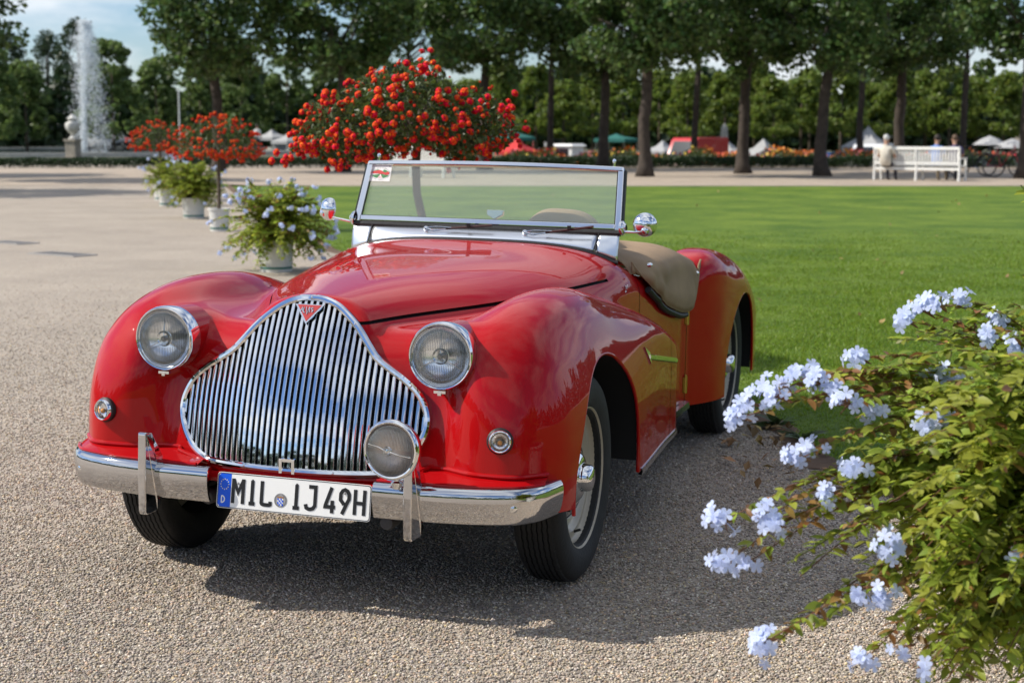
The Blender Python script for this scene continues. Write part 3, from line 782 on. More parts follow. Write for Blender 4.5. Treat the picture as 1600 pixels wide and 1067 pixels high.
# ---------------- windscreen
ws = empty('windscreen', parent=car)
G0 = np.array((0, 1.218, 1.112)); G1 = np.array((0, 1.309, 1.321)); tv = (G1-G0); tl = np.linalg.norm(tv); tv /= tl; nv_ = np.array((0, tv[2], -tv[1]))*-1
def sc(x, s, o=0.0):
    p = G0+tv*s+nv_*o; return (x, p[1], p[2])
def hwx(s): return .549-.0155*s/tl
def bow(x, s): return s+.010*(1-(x/.55)**2)*(s/tl)
n = 24
def strip(mb, A_, B_, o0, o1):
    "bar between polylines A and B given in screen coordinates"
    k = len(A_)
    V_ = [sc(*p, o0) for p in A_]+[sc(*p, o0) for p in B_]+[sc(*p, o1) for p in A_]+[sc(*p, o1) for p in B_]
    F_ = []
    for i in range(k-1):
        F_ += [(i, i+1, k+i+1, k+i), (2*k+i, 3*k+i, 3*k+i+1, 2*k+i+1), (i, 2*k+i, 2*k+i+1, i+1), (k+i, k+i+1, 3*k+i+1, 3*k+i)]
    F_ += [(0, k, 3*k, 2*k), (k-1, 3*k-1, 4*k-1, 2*k-1)]
    mb.add(V_, F_)
xs = np.linspace(-1, 1, n)
tt = tl-.003
b = MB(); strip(b, [(x*(.5338+.020), bow(x*.5338, tt)) for x in xs], [(x*(.5338+.020), bow(x*.5338, tt)+.020) for x in xs], -.016, .012)
fo = b.obj('screen_frame', CHROME, ws, smooth=False)
m = fo.modifiers.new('edge', 'BEVEL'); m.width = .004; m.segments = 2
for s_ in (1, -1):
    b = MB(); ss = np.linspace(-.026, tt+.018, 10)
    strip(b, [(s_*hwx(s), s) for s in ss], [(s_*(hwx(s)+.024), s) for s in ss], -.014, .0105)
    o = b.obj('screen_frame', CHROME, ws, smooth=False); m = o.modifiers.new('edge', 'BEVEL'); m.width = .003; m.segments = 2
    b = MB(); strip(b, [(s_*(hwx(s)+.0245), s-.01) for s in ss], [(s_*(hwx(s)+.034), s-.01) for s in ss], -.012, .004); b.obj('frame_seal', M_('dark_teal', (.01, .014, .016), .3), ws, smooth=False)
b = MB(); strip(b, [(x*.549, -.022) for x in xs], [(x*.549, 0.0) for x in xs], -.015, .013); o = b.obj('screen_frame', CHROME, ws, smooth=False); m = o.modifiers.new('edge', 'BEVEL'); m.width = .003; m.segments = 2
MB().tube([sc(x*.575, -.035, .004) for x in xs], .0125, 10).obj('rubber_roll', RUBBER, ws)
b = MB(); strip(b, [(x*hwx(0), -.004) for x in xs], [(x*hwx(tl), bow(x*.5338, tl)) for x in xs], -.002, .002)
b.obj('screen_glass', GLASS, ws, smooth=False)
b = MB(); strip(b, [(x*(hwx(0)-.001), .0002) for x in xs], [(x*(hwx(.005)-.001), .0045) for x in xs], .0024, .0030); 
for s_ in (1, -1):
    ss = np.linspace(0, tl, 8); strip(b, [(s_*(hwx(s)-.0052), s) for s in ss], [(s_*(hwx(s)-.0006), s) for s in ss], .0024, .0030)
b.obj('glass_gasket', PBLACK, ws, smooth=False)
for s_ in (1, -1):
    b = MB(); M = Matrix.Translation(sc(s_*.512, tl+.024)); b.lathe([(.005, -.01), (.005, .012), (.0075, .014), (.008, .02), (.006, .027), (.0001, .029)], 12, M=M); b.obj('hood_peg', CHROME, ws)
    b = MB(); M = aim(sc(s_*.580, -.012, .004), (s_*1, -.12, .1)); b.lathe([(.0001, .016), (.012, .016), (.020, .010), (.026, .006), (.030, 0), (.030, -.006)], 24, M=M); b.obj('pivot_plate', CHROME, ws)
# lower apron of the screen: ruled from the rubber roll down to the scuttle
def yb(x): return 1.118+.035*(x/.557)**2+.02*(x/.557)**6
bx = np.linspace(-.56, .56, 57); bz = surf_z(np.abs(bx), yb(bx))
def panel(name, xa, xb, o, matl, nn_=20, round_=False):
    x_ = np.linspace(xa, xb, nn_); z_ = np.interp(x_, bx, bz); rows = 7; V_ = []
    for i, x in enumerate(x_):
        T_ = np.array(sc(x, -.040, .006)); B_ = np.array((x*1.0, yb(x)-.006, z_[i]+.010)); 
        for k in range(rows):
            t = k/(rows-1); p = T_*(1-t)+B_*t; p[1] -= .004*math.sin(PI*t)+o; p[2] += .006*math.sin(PI*t); V_.append(tuple(p))
    F_ = [(i*rows+k, i*rows+k+1, (i+1)*rows+k+1, (i+1)*rows+k) for i in range(nn_-1) for k in range(rows-1)]
    ob = link(name, mesh(name, V_, F_, matl), ws); md = ob.modifiers.new('t', 'SOLIDIFY'); md.thickness = .003; return ob
panel('screen_apron', -.487, .487, 0, BRUSH, 40)
for s_ in (1, -1):
    panel('apron_end', *( (.4895, .573) if s_ > 0 else (-.573, -.4895)), .004, BRUSH, 8)
    b = MB(); T_ = sc(s_*.488, -.04, .008); zb2 = float(np.interp(.488, bx, bz)); b.tube([(T_[0], T_[1]-.004, T_[2]), (s_*.488, yb(.488)-.018, zb2+.010)], .003, 6); b.obj('apron_joint', PBLACK, ws)
b = MB(); xs2 = np.linspace(-.578, .578, 50); zz2 = np.interp(xs2, bx, bz); b.tube([(x, yb(min(max(x, -.56), .56))-.020, z+.004) for x, z in zip(xs2, zz2)], .0085, 8); b.obj('scuttle_seal', RUBBER, ws)

# ---------------- wipers
for x0, dr_, hz in ((-.235, 1, 0), (.19, 1, 0)):
    wp = empty('wiper', parent=car)
    zc_ = 1.073; yc_ = 1.158
    piv = Vector((x0, yc_, zc_)); M = aim(piv, (0, -1, .5)); MB().lathe([(.012, -.012), (.011, .004), (.007, .012), (.0001, .016)], 14, M=M).obj('spindle', CHROME, wp)
    e = Vector((x0+.125, yc_+.004, zc_+.006 if x0 < 0 else zc_+.008)); MB().tube([piv+Vector((0, -.014, .004)), piv+Vector((.04, -.020, -.006)), e+Vector((0, -.012, 0))], [.005, .004, .003], 8).obj('wiper_arm', CHROME, wp)
    MB().tube([piv+Vector((.0, -.014, .006)), piv+Vector((.05, -.026, .012)), e+Vector((.0, -.014, .003))], .0022, 6).obj('wiper_strut', CHROME, wp)
    a_ = Vector((x0+.09, yc_-.012, zc_+.004)); c_ = Vector((x0+.285, yc_-.002, zc_+.024 if x0 < 0 else zc_+.034)); 
    b = MB(); b.tube([a_, c_], .0055, 6); b.obj('wiper_blade', BROWN, wp)
    mdp = (a_+c_)/2; b = MB(); b.box((mdp.x, mdp.y-.006, mdp.z+.008), (.014, .008, .016)); b.obj('wiper_clip', PBLACK, wp, smooth=False)

# ---------------- sticker on the glass
stk = empty('sticker', parent=ws); q = Vector(sc(-.4935, tl-.036, .0032)); stk.location = q; stk.rotation_euler = (math.atan2(tv[2], tv[1]), 0, 0)
SWD, SHT = .092, .072
b = MB(); b.add([(-SWD/2, -SHT/2, 0), (SWD/2, -SHT/2, 0), (SWD/2, SHT/2, 0), (-SWD/2, SHT/2, 0)], [(0, 1, 2, 3)]); b.obj('sticker_paper', WHITE, stk, smooth=False)
b = MB(); E_ = [(x, y*1.0) for x, y in arc(0, -.003, .040, 0, 360, 48, .0205)]
for k in range(4):
    a0 = (18, 108, 198, 288)[k]; a1 = a0+54
    pts = [(0, -.003, .0004)]+[(.040*math.cos(math.radians(a)), -.003+.0205*math.sin(math.radians(a)), .0004) for a in np.linspace(a0, a1, 8)]
    b.add(pts, [tuple(range(9))])
b.obj('sticker_green', GREEN_INK, stk, smooth=False)
b = MB()
body = [(-.040, .000), (-.034, .006), (-.020, .009), (-.008, .012), (.004, .009), (.012, .003), (.022, .001), (.030, .006), (.038, .003), (.040, -.004), (.034, -.009), (.024, -.010), (.015, -.006), (.0, -.006), (-.014, -.004), (-.026, -.004), (-.034, -.005)]
b.add([(x, y+.002, .0008) for x, y in body], [tuple(reversed(range(len(body))))])
def text_mesh(txt, size):
    cu = bpy.data.curves.new('txt', 'FONT'); cu.body = txt; cu.size = size; cu.align_x = 'CENTER'; cu.resolution_u = 2
    o = bpy.data.objects.new('txt', cu); COL.objects.link(o); dg = bpy.context.evaluated_depsgraph_get(); me = o.evaluated_get(dg).to_mesh()
    r = ([tuple(v.co) for v in me.vertices], [tuple(p.vertices) for p in me.polygons]); o.evaluated_get(dg).to_mesh_clear(); bpy.data.objects.remove(o); bpy.data.curves.remove(cu); return r
for t_, yy in (('2010', -.0165), ('2010', -.0235)):
    V_, F_ = text_mesh('13.-15.' if yy > -.02 else '2010', .0075); b.add([(x, y+yy, .0010) for x, y, z in V_], F_)
b.obj('sticker_red', RED_INK, stk, smooth=False)
b = MB()
def arctext(txt, rx, ry, a0, a1, size, top):
    for i, ch in enumerate(txt):
        if ch == ' ': continue
        a = math.radians(a0+(a1-a0)*i/(len(txt)-1)); cx, cy = rx*math.cos(a), -.003+ry*math.sin(a)
        tx, ty = -rx*math.sin(a), ry*math.cos(a); ang = math.atan2(ty, tx)+(PI if top else 0)
        V_, F_ = text_mesh(ch, size); c, s = math.cos(ang), math.sin(ang); oy = -size*.3
        b.add([(cx+x*c-(y+oy)*s, cy+x*s+(y+oy)*c, .0007) for x, y, z in V_], F_)
arctext('CLASSIC GALA SCHWETZINGEN', .0415, .0262, 172, 8, .0062, True)
arctext("INTERNATIONAL CONCOURS D'ELEGANCE", .0415, .0262, 188, 352, .0052, False)
V_, F_ = text_mesh('81', .009); b.add([(x+.038, y+.0275, .0007) for x, y, z in V_], F_)
b.obj('sticker_lettering', GREYINK, stk, smooth=False)

# ---------------- mirrors
for s_, c_, dv_ in ((1, (.672, 1.205, 1.118), (.10, -1, -.10)), (-1, (-.692, 1.205, 1.136), (-.85, -.9, .12))):
    mr_ = empty('door_mirror', parent=car); mr_.matrix_local = aim(c_, dv_); MM = aim(c_, dv_)
    MB().lathe([(.046, -.012), (.0485, -.006), (.048, .004), (.043, .016), (.033, .026), (.018, .033), (.0005, .035)], 32).obj('mirror_shell', CHROME, mr_)
    MB().lathe([(.0465, -.012), (.0001, -.0125)], 32).obj('mirror_glass', SILVER, mr_)
    MB().lathe([(.018, .026), (.0175, .036), (.012, .044), (.006, .047), (.0005, .048)], 18, M=Matrix.Translation((.003, -.018, -.008))).obj('mirror_boss', CHROME, mr_)
    b = MB(); base = Vector(sc(s_*.592, -.030, .010)); tip = MM @ Vector((.003, -.02, .03))
    b.tube([base, base.lerp(tip, .5)+Vector((0, -.004, -.003)), tip], [.0055, .0045, .005], 8); b.obj('mirror_arm', CHROME, car)
b = MB(); b.prism([(-.036, .024), (.036, .024), (.034, .004), (0, -.014), (-.034, .004)], -.012, .012, M=aim((.028, 1.262, 1.128), (0, -1, .15))); o = b.obj('interior_mirror', CHROME2, car, smooth=False)
m = o.modifiers.new('e', 'BEVEL'); m.width = .003; m.segments = 2
MB().tube([(.028, 1.262, 1.118), (.028, 1.262, 1.04)], .006, 8).obj('mirror_stalk', CHROME2, car)

# ---------------- tonneau cover draped over the cockpit
f_lo = spl([1.19, 1.235, 1.28, 1.40, 1.55, 1.70, 1.84, 1.95, 2.01, 2.05, 2.10], [1.01, .965, .905, .835, .772, .732, .708, .712, .745, .82, .915])
nu, nvv = 90, 60; V_ = []
ysn = np.linspace(1.232, 2.10, nvv)
for y in ysn:
    xo = float(f_a(y))+.018-.062*(1-sst(1.22, 1.33, y)); zl = float(f_lo(y)); 
    ztop = 1.012+.0*y-.06*sst(1.75, 2.15, y)
    zsh = ztop-.055
    pts = [(xo+.004, zl), (xo+.008, zl*.6+(zsh-.05)*.4), (xo+.004, zsh-.045), (xo-.03, zsh), (xo-.10, ztop-.022), (xo-.22, ztop-.006), (xo*.4, ztop), (0, ztop+.002)]
    cr_ = catmull(pts, 8); L_ = np.concatenate([[0], np.cumsum(np.linalg.norm(np.diff(cr_, axis=0), axis=1))]); tt_ = np.linspace(0, L_[-1], nu//2+1)
    half = np.stack([np.interp(tt_, L_, cr_[:, 0]), np.interp(tt_, L_, cr_[:, 1])], 1)
    full = [(-p[0], p[1]) for p in half]+[(p[0], p[1]) for p in half[-2::-1]]
    for x, z in full:
        bmp = .140*math.exp(-((x-.27)/.175)**4-((y-1.45)/.17)**2)
        side = sst(.55, .68, abs(x)); an = math.atan2(.98-z, y-1.16)
        fold = .024*side*(.55-abs(math.sin(an*5.2+1.6*(y-1.2)+.5)))*sst(0.02, .25, math.hypot(y-1.2, z-1.0))+.005*side*math.sin(23*y+6*z+3*math.sin(9*y))
        V_.append((x+math.copysign(fold, x)*(.6+.4*side), y, z+bmp+.004*math.sin(7*x+5*y)*(1-side)))
nu = len(full)
F_ = [(j*nu+i, j*nu+i+1, (j+1)*nu+i+1, (j+1)*nu+i) for j in range(nvv-1) for i in range(nu-1)]
to = link('tonneau_cover', mesh('tonneau_cover', V_, F_, TAN), car); m = to.modifiers.new('t', 'SOLIDIFY'); m.thickness = .004; m.offset = 1
b = MB(); b.tube([V_[j*nu+nu-1] for j in range(nvv)], .0045, 6); b.obj('cover_hem', TAN, to); b = MB(); b.tube([V_[j*nu] for j in range(nvv)], .0045, 6); b.obj('cover_hem', TAN, to)
b = MB(); b.tube([(p[0]-.012, p[1]-.006, p[2]-.018) for p in (V_[j*nu+nu-1] for j in range(6, nvv-12, 3))], .014, 8); b.obj('dark_edge_strip', RUBBER, car)  # black strip just under the cover's lower edge
for y, z in ((1.27, .955), (2.03, .86), (1.97, .745)):
    x = float(f_a(y))+.032; MB().lathe([(.0001, .006), (.006, .005), (.009, 0), (.009, -.012)], 14, M=aim((x, y, z), (1, -.2, .2))).obj('press_stud', CHROME, to)
# rear bulkhead behind the cockpit
# ---------------- wheels
def wheel(x, y, s_):
    wz = .345+x*BR
    wh = empty('wheel', parent=car); wh.location = (x, y, wz); wh.rotation_euler = (0, s_*PI/2, 0)
    R = .345; hw = .078
    prof = [(.222, -.062), (.235, -.074), (.27, -.084), (.300, -.083), (.322, -.076), (.334, -.066)]
    g = []; nr = 7
    for k in range(nr):
        c0 = -.060+k*.120/nr; c1 = c0+.120/nr; 
        rr = lambda zz: R-.35*max(abs(zz)-.02, 0)**2*4
        g += [(rr(c0)-.007, c0+.0012), (rr(c0), c0+.003), (rr(c1), c1-.003), (rr(c1)-.007, c1-.0012)]
    prof += g+[(.334, .066), (.322, .076), (.300, .083), (.27, .084), (.235, .074), (.222, .062), (.215, 0)]
    n = 120; b = MB(); b.lathe(prof, n, close=True)
    k = len(prof)
    for j in range(6, 6+4*nr):
        r_, z_ = prof[j]
        for i in range(n):
            zig = .0016*(1 if (i % 2) else -1); v = b.v[j*n+i]; b.v[j*n+i] = (v[0], v[1], v[2]+zig)
    b.obj('tyre', TYRE, wh, ang=40)
    MB().lathe([(.236, .060), (.240, .066), (.238, .072), (.232, .073), (.228, .068), (.223, .055), (.219, .040), (.210, .031), (.195, .034), (.185, .033), (.176, .024), (.165, .016), (.145, .012), (.12, .006), (.0001, 0)], 64).obj('rim', CREAM, wh)
    MB().lathe([(.150, .008), (.149, .014), (.139, .026), (.120, .036), (.097, .044), (.088, .043), (.084, .050), (.070, .060), (.052, .066), (.048, .065), (.046, .072), (.043, .090), (.036, .098), (.020, .102), (.0005, .103)], 56).obj('hub_cap', CHROME, wh)
    MB().tube([(.196, .02, .02), (.186, .02, .045), (.182, .02, .055)], .0045, 8).obj('valve', RUBBER, wh)
for x, y, s_ in ((.703, 0, 1), (-.703, 0, -1), (.68, 2.743, 1), (-.68, 2.743, -1)): wheel(x, y, s_)
b = MB(); b.tube([(-.6, 0, .33), (.6, 0, .33)], .035, 10); b.obj('front_axle', BLACK, car)
b = MB(); b.tube([(-.6, 2.743, .34), (.6, 2.743, .34)], .04, 10); b.obj('rear_axle', BLACK, car)

# ---------------- side trim
for s_ in (1, -1):
    ys_ = np.linspace(.70, 1.395, 14); zt_ = .667-.158*(ys_-.70); xo = surf_x(ys_, zt_)
    b = MB(); sec = [(.0, .0115), (.006, .009), (.0085, 0), (.006, -.009), (0, -.0115)]; V_ = []
    for x, y, z in zip(xo, ys_, zt_):
        for o, dz_ in sec: V_.append((s_*(x+o), y, z+dz_))
    b.add(V_, [(i*5+k, i*5+k+1, (i+1)*5+k+1, (i+1)*5+k) for i in range(13) for k in range(4)]+[tuple(range(5)), tuple(13*5+k for k in range(5))])
    sm = b.obj('side_spear', CHROME, car, ang=50)
    b = MB(); tr_ = [(.640, .712), (.712, .683), (.712, .640)]; xo = surf_x([p[0] for p in tr_], [p[1] for p in tr_])
    V_ = [(s_*(x+.006), y, z) for x, (y, z) in zip(xo, tr_)]+[(s_*(x-.002), y, z) for x, (y, z) in zip(xo, tr_)]
    b.add(V_, [(0, 1, 2), (0, 3, 4, 1), (1, 4, 5, 2), (2, 5, 3, 0)]); b.obj('spear_head', CHROME, sm, smooth=False)
    # sill strip
    ys_ = np.linspace(.50, 1.425, 24); zz_ = f_zb(ys_); xo = surf_x(ys_, np.maximum(zz_+.004, .28)); b = MB()
    V_ = []
    for x, y, z in zip(xo, ys_, zz_): V_ += [(s_*(x-.012), y, z-.016), (s_*(x+.004), y, z-.018), (s_*(x+.0065), y, z-.006), (s_*(x+.004), y, z+.006), (s_*(x-.008), y, z+.007)]
    b.add(V_, [(i*5+k, i*5+k+1, (i+1)*5+k+1, (i+1)*5+k) for i in range(23) for k in range(4)]); b.obj('sill_strip', CHROME2, car)
    ys_ = np.linspace(1.44, 2.0, 10); b = MB(); b.box((s_*.70, 1.72, .272), (.03, .55, .03)); b.obj('sill', CHROME2, car, smooth=False)
    for z in (.672, .365):
        x = float(surf_x([1.975], [z])[0]); b = MB(); b.tube([(s_*(x+.006), 1.972, z-.038), (s_*(x+.006), 1.972, z+.038)], .0085, 10); b.tube([(s_*(x+.006), 1.972, z+.038), (s_*(x+.006), 1.972, z+.044)], .006, 8)
        b.box((s_*(x+.001), 1.955, z), (.006, .03, .066)); b.obj('hinge', BRASS, car)
    MB().box((s_*.685, 3.735, .50), (.02, .02, .06)).obj('rear_reflector', PBLACK, car, smooth=False)
# crossed flags emblem on the scuttle
x = float(surf_x([1.075], [.875])[0])
b = MB()
def onC(u_, v_, h_): return (x+h_-.004+.0*u_-.10*u_+.0*v_, 1.075+u_, .875+v_)
strokes(b, [[(-.02, .012), (.02, -.014)], [(-.02, -.014), (.02, .012)], [(-.022, -.001), (.022, -.001)], [(0, .014), (0, -.018)]], .0045, onC, z0=.004, th=.003)
b.obj('flag_emblem', CHROME, car, smooth=False)
b = MB(); strokes(b, [[(-.019, -.001), (.019, -.001)]], .0018, onC, z0=.008, th=.0012); b.obj('flag_cross', RED_INK, car, smooth=False)
# rear bumper and lamps (far side)
b = MB(); b.tube([(x, 3.80-.16*(abs(x)/.66)**3, .42) for x in np.linspace(-.66, .66, 24)], .035, 10); b.obj('rear_bumper', CHROME, car)
# ------------------------------------------------------------------ ground
def poly_sheet(name, pts, z, m, kind='structure'):
    o = link(name, mesh(name, [(p[0], p[1], z) for p in pts], [tuple(range(len(pts)))], m, smooth=False)); tag(o, kind=kind); return o

def gravel_mat(name, scale, tint=(1, 1, 1), bump=.9):
    m = bpy.data.materials.new(name); m.use_nodes = True; t = m.node_tree; p = t.nodes['Principled BSDF']; L = t.links.new
    tcn = nd(t, 'ShaderNodeTexCoord')
    vo = nd(t, 'ShaderNodeTexVoronoi'); vo.inputs['Scale'].default_value = scale; L(tcn.outputs['Object'], vo.inputs['Vector'])
    cr = nd(t, 'ShaderNodeValToRGB'); e = cr.color_ramp.elements
    cols = [(0, (.29, .24, .19)), (.25, (.385, .32, .25)), (.45, (.42, .36, .29)), (.65, (.33, .29, .25)), (.82, (.48, .42, .345)), (1, (.43, .335, .24))]
    e[0].position = 0; e[0].color = (*[a*b for a, b in zip(cols[0][1], tint)], 1); e[1].position = 1; e[1].color = (*[a*b for a, b in zip(cols[-1][1], tint)], 1)
    for q, c in cols[1:-1]:
        k = e.new(q); k.color = (*[a*b for a, b in zip(c, tint)], 1)
    sp_ = nd(t, 'ShaderNodeSeparateColor'); L(vo.outputs['Color'], sp_.inputs[0]); L(sp_.outputs[0], cr.inputs[0])
    n = nd(t, 'ShaderNodeTexNoise'); n.inputs['Scale'].default_value = .8; n.inputs['Detail'].default_value = 10; n.inputs['Roughness'].default_value = .66; L(tcn.outputs['Object'], n.inputs['Vector'])
    mr = nd(t, 'ShaderNodeMapRange'); L(n.outputs['Fac'], mr.inputs[0]); mr.inputs[1].default_value = .3; mr.inputs[2].default_value = .72; mr.inputs[3].default_value = .78; mr.inputs[4].default_value = 1.08
    hs = nd(t, 'ShaderNodeHueSaturation'); L(cr.outputs[0], hs.inputs['Color']); L(mr.outputs[0], hs.inputs['Value']); L(hs.outputs[0], p.inputs['Base Color'])
    p.inputs['Roughness'].default_value = .85
    b = nd(t, 'ShaderNodeBump'); b.inputs['Strength'].default_value = bump; b.inputs['Distance'].default_value = .6/scale; b.invert = True
    L(vo.outputs['Distance'], b.inputs['Height']); L(b.outputs[0], p.inputs['Normal'])
    return m
GRAVEL = gravel_mat('gravel', 95)
GRAVEL2 = gravel_mat('path_gravel', 40, (1.08, 1.04, 1.0), .5)
def quad_frame(l0, l1, d0, d1): return [W(l0, d0), W(l1, d0), W(l1, d1), W(l0, d1)]
b = MB(); n = 24
poly_sheet('ground', quad_frame(-300, 300, -120, 66.9), 0.0, GRAVEL)

# lawn: its near edge runs slantwise past the car; the far edge meets the cross path
def lawnmat():
    m = bpy.data.materials.new('lawn'); m.use_nodes = True; t = m.node_tree; p = t.nodes['Principled BSDF']; L = t.links.new
    tcn = nd(t, 'ShaderNodeTexCoord'); n1 = nd(t, 'ShaderNodeTexNoise'); n1.inputs['Scale'].default_value = .6; n1.inputs['Detail'].default_value = 10; n1.inputs['Roughness'].default_value = .75
    n2 = nd(t, 'ShaderNodeTexNoise'); n2.inputs['Scale'].default_value = 38; n2.inputs['Detail'].default_value = 5; n2.inputs['Roughness'].default_value = .7
    L(tcn.outputs['Object'], n1.inputs['Vector']); L(tcn.outputs['Object'], n2.inputs['Vector'])
    c1 = nd(t, 'ShaderNodeValToRGB'); c1.color_ramp.elements[0].position = .37; c1.color_ramp.elements[0].color = (.062, .128, .012, 1); c1.color_ramp.elements[1].position = .63; c1.color_ramp.elements[1].color = (.170, .245, .028, 1)
    L(n1.outputs['Fac'], c1.inputs[0])
    mr = nd(t, 'ShaderNodeMapRange'); L(n2.outputs['Fac'], mr.inputs[0]); mr.inputs[1].default_value = .3; mr.inputs[2].default_value = .7; mr.inputs[3].default_value = .6; mr.inputs[4].default_value = 1.35
    hs = nd(t, 'ShaderNodeHueSaturation'); L(c1.outputs[0], hs.inputs['Color']); L(mr.outputs[0], hs.inputs['Value']); L(hs.outputs[0], p.inputs['Base Color'])
    p.inputs['Roughness'].default_value = .8; p.inputs['Specular IOR Level'].default_value = .2
    b = nd(t, 'ShaderNodeBump'); b.inputs['Strength'].default_value = .9; b.inputs['Distance'].default_value = .03; L(n2.outputs['Fac'], b.inputs['Height']); L(b.outputs[0], p.inputs['Normal'])
    return m
LAWN = lawnmat()
edge = [(4.6, -3.4), (2.95, -.6), (1.75, 1.35), (1.16, 2.42), (.72, 3.38), (-1.4, 6.4), (-5.1, 11.75), (-11.2, 21.5), (-18.6, 34.2)]
edge = [tuple(p) for p in catmull(edge, 22)]
_e = np.array(edge); _j = np.cumsum(rng.normal(0, .012, (len(_e), 2)), 0); _j -= np.linspace(0, 1, len(_e))[:, None]*_j[-1]; edge = [tuple(p) for p in _e+_j*.8+rng.normal(0, .010, _e.shape)]
far = [W(-8.2, 41.9), W(60, 42.2), W(60, -4)]
lawn_poly = edge+[(p.x, p.y) for p in far]+[(6.5, -6.5)]
n = len(edge); ts = np.linspace(0, 1, n); ctl = np.array([(6.5, -6.5)]+[(W(60, -4).x, W(60, -4).y), (W(60, 42.2).x, W(60, 42.2).y), (W(-8.2, 41.9).x, W(-8.2, 41.9).y)])
Rx = np.interp(ts, [0, .25, .6, 1], ctl[:, 0]); Ry = np.interp(ts, [0, .25, .6, 1], ctl[:, 1])
tag(link('lawn', mesh('lawn', [(x, y, .012) for x, y in edge]+[(x, y, .012) for x, y in zip(Rx, Ry)], [(i, n+i, n+i+1, i+1) for i in range(n-1)], LAWN, smooth=False)), kind='structure')
# cross path of pale gravel beyond the lawn, and lawn again behind the photographer (seen in the chrome)
poly_sheet('cross_path', quad_frame(-60, 70, 42.6, 61.5), .006, GRAVEL2)
poly_sheet('rear_lawn', quad_frame(-60, 60, -60, -9), .008, LAWN)
ll = np.concatenate([[-300], np.linspace(-12, 2, 12), [300]]); dd_ = np.concatenate([np.linspace(66.9, 80, 10), [500]])
def park_z(l, d_): return -1.25*sst(66.9, 78, d_)*sst(-10, -1, l)
V_ = [tuple(W(l, d_, float(park_z(l, d_)))) for d_ in dd_ for l in ll]; n = len(ll)
tag(link('park_ground', mesh('park_ground', V_, [(j*n+i, j*n+i+1, (j+1)*n+i+1, (j+1)*n+i) for j in range(len(dd_)-1) for i in range(n-1)], M_('park_ground', (.075, .075, .035), .95, var=.4, vscale=.4))), kind='structure')
# bare soil strip along the lawn edge beside the pots
SOIL = M_('soil', (.12, .075, .045), .95, var=.4, vscale=5, bump=.6, bscale=30)
ed = np.array(edge); b = MB(); tdir = np.gradient(ed, axis=0); tdir /= np.linalg.norm(tdir, axis=1, keepdims=True); nrm = np.stack([-tdir[:, 1], tdir[:, 0]], 1)
if nrm[0, 0] > 0: nrm = -nrm
wv = np.clip(.06+np.abs(rng.normal(0, .05, len(ed)))+.05*np.sin(np.arange(len(ed))*.23), .02, .3)
V_ = [(x, y, .0165) for x, y in ed-nrm*.02]+[(x, y, .004) for x, y in ed+nrm*wv[:, None]]; n = len(ed)
o = link('soil_strip', mesh('soil_strip', V_, [(i, i+1, n+i+1, n+i) for i in range(n-1)], SOIL, smooth=False)); tag(o, kind='structure')

def in_poly(px, py, poly):
    ins = np.zeros(px.shape, bool)
    for i in range(len(poly)):
        a, b_ = poly[i], poly[(i+1) % len(poly)]
        c = (a[1] > py) != (b_[1] > py)
        ins ^= c & (px < a[0]+(py-a[1])*(b_[0]-a[0])/((b_[1]-a[1]) or 1e-12))
    return ins
def rawmesh(name, V, F, m, smooth=False):
    "V (n,3), F (k,c) numpy"
    me = bpy.data.meshes.new(name); V = np.ascontiguousarray(V, np.float32); k, c = F.shape
    me.vertices.add(len(V)); me.vertices.foreach_set('co', V.ravel()); me.loops.add(k*c); me.polygons.add(k)
    me.loops.foreach_set('vertex_index', np.ascontiguousarray(F, np.int32).ravel()); me.polygons.foreach_set('loop_start', np.arange(0, k*c, c, dtype=np.int32))
    me.polygons.foreach_set('use_smooth', np.full(k, smooth)); me.materials.append(m); me.update(calc_edges=True); me.validate(); return me
fv = np.array([math.sin(YAW), math.cos(YAW)]); rv = np.array([math.cos(YAW), -math.sin(YAW)])

# loose stones in front
PEB = M_('pebble', (.30, .245, .185), .8, island=.50)
_t = PEB.node_tree
_h = [q for q in _t.nodes if q.type == 'HUE_SAT'][0]; _cr = nd(_t, 'ShaderNodeValToRGB'); _g = [q for q in _t.nodes if q.type == 'NEW_GEOMETRY'][0]
_f = nd(_t, 'ShaderNodeMath', operation='MULTIPLY'); _f.inputs[1].default_value = 41.7; _f2 = nd(_t, 'ShaderNodeMath', operation='FRACT'); _t.links.new(_g.outputs['Random Per Island'], _f.inputs[0]); _t.links.new(_f.outputs[0], _f2.inputs[0]); _t.links.new(_f2.outputs[0], _cr.inputs[0])
_e = _cr.color_ramp.elements; _e[0].color = (.27, .225, .18, 1); _e[1].color = (.62, .55, .46, 1)
for q_, c_ in ((.3, (.40, .335, .26)), (.5, (.31, .275, .25)), (.7, (.50, .365, .22)), (.85, (.46, .41, .35))):
    k_ = _e.new(q_); k_.color = (*c_, 1)
_t.links.new(_cr.outputs[0], _h.inputs['Color'])
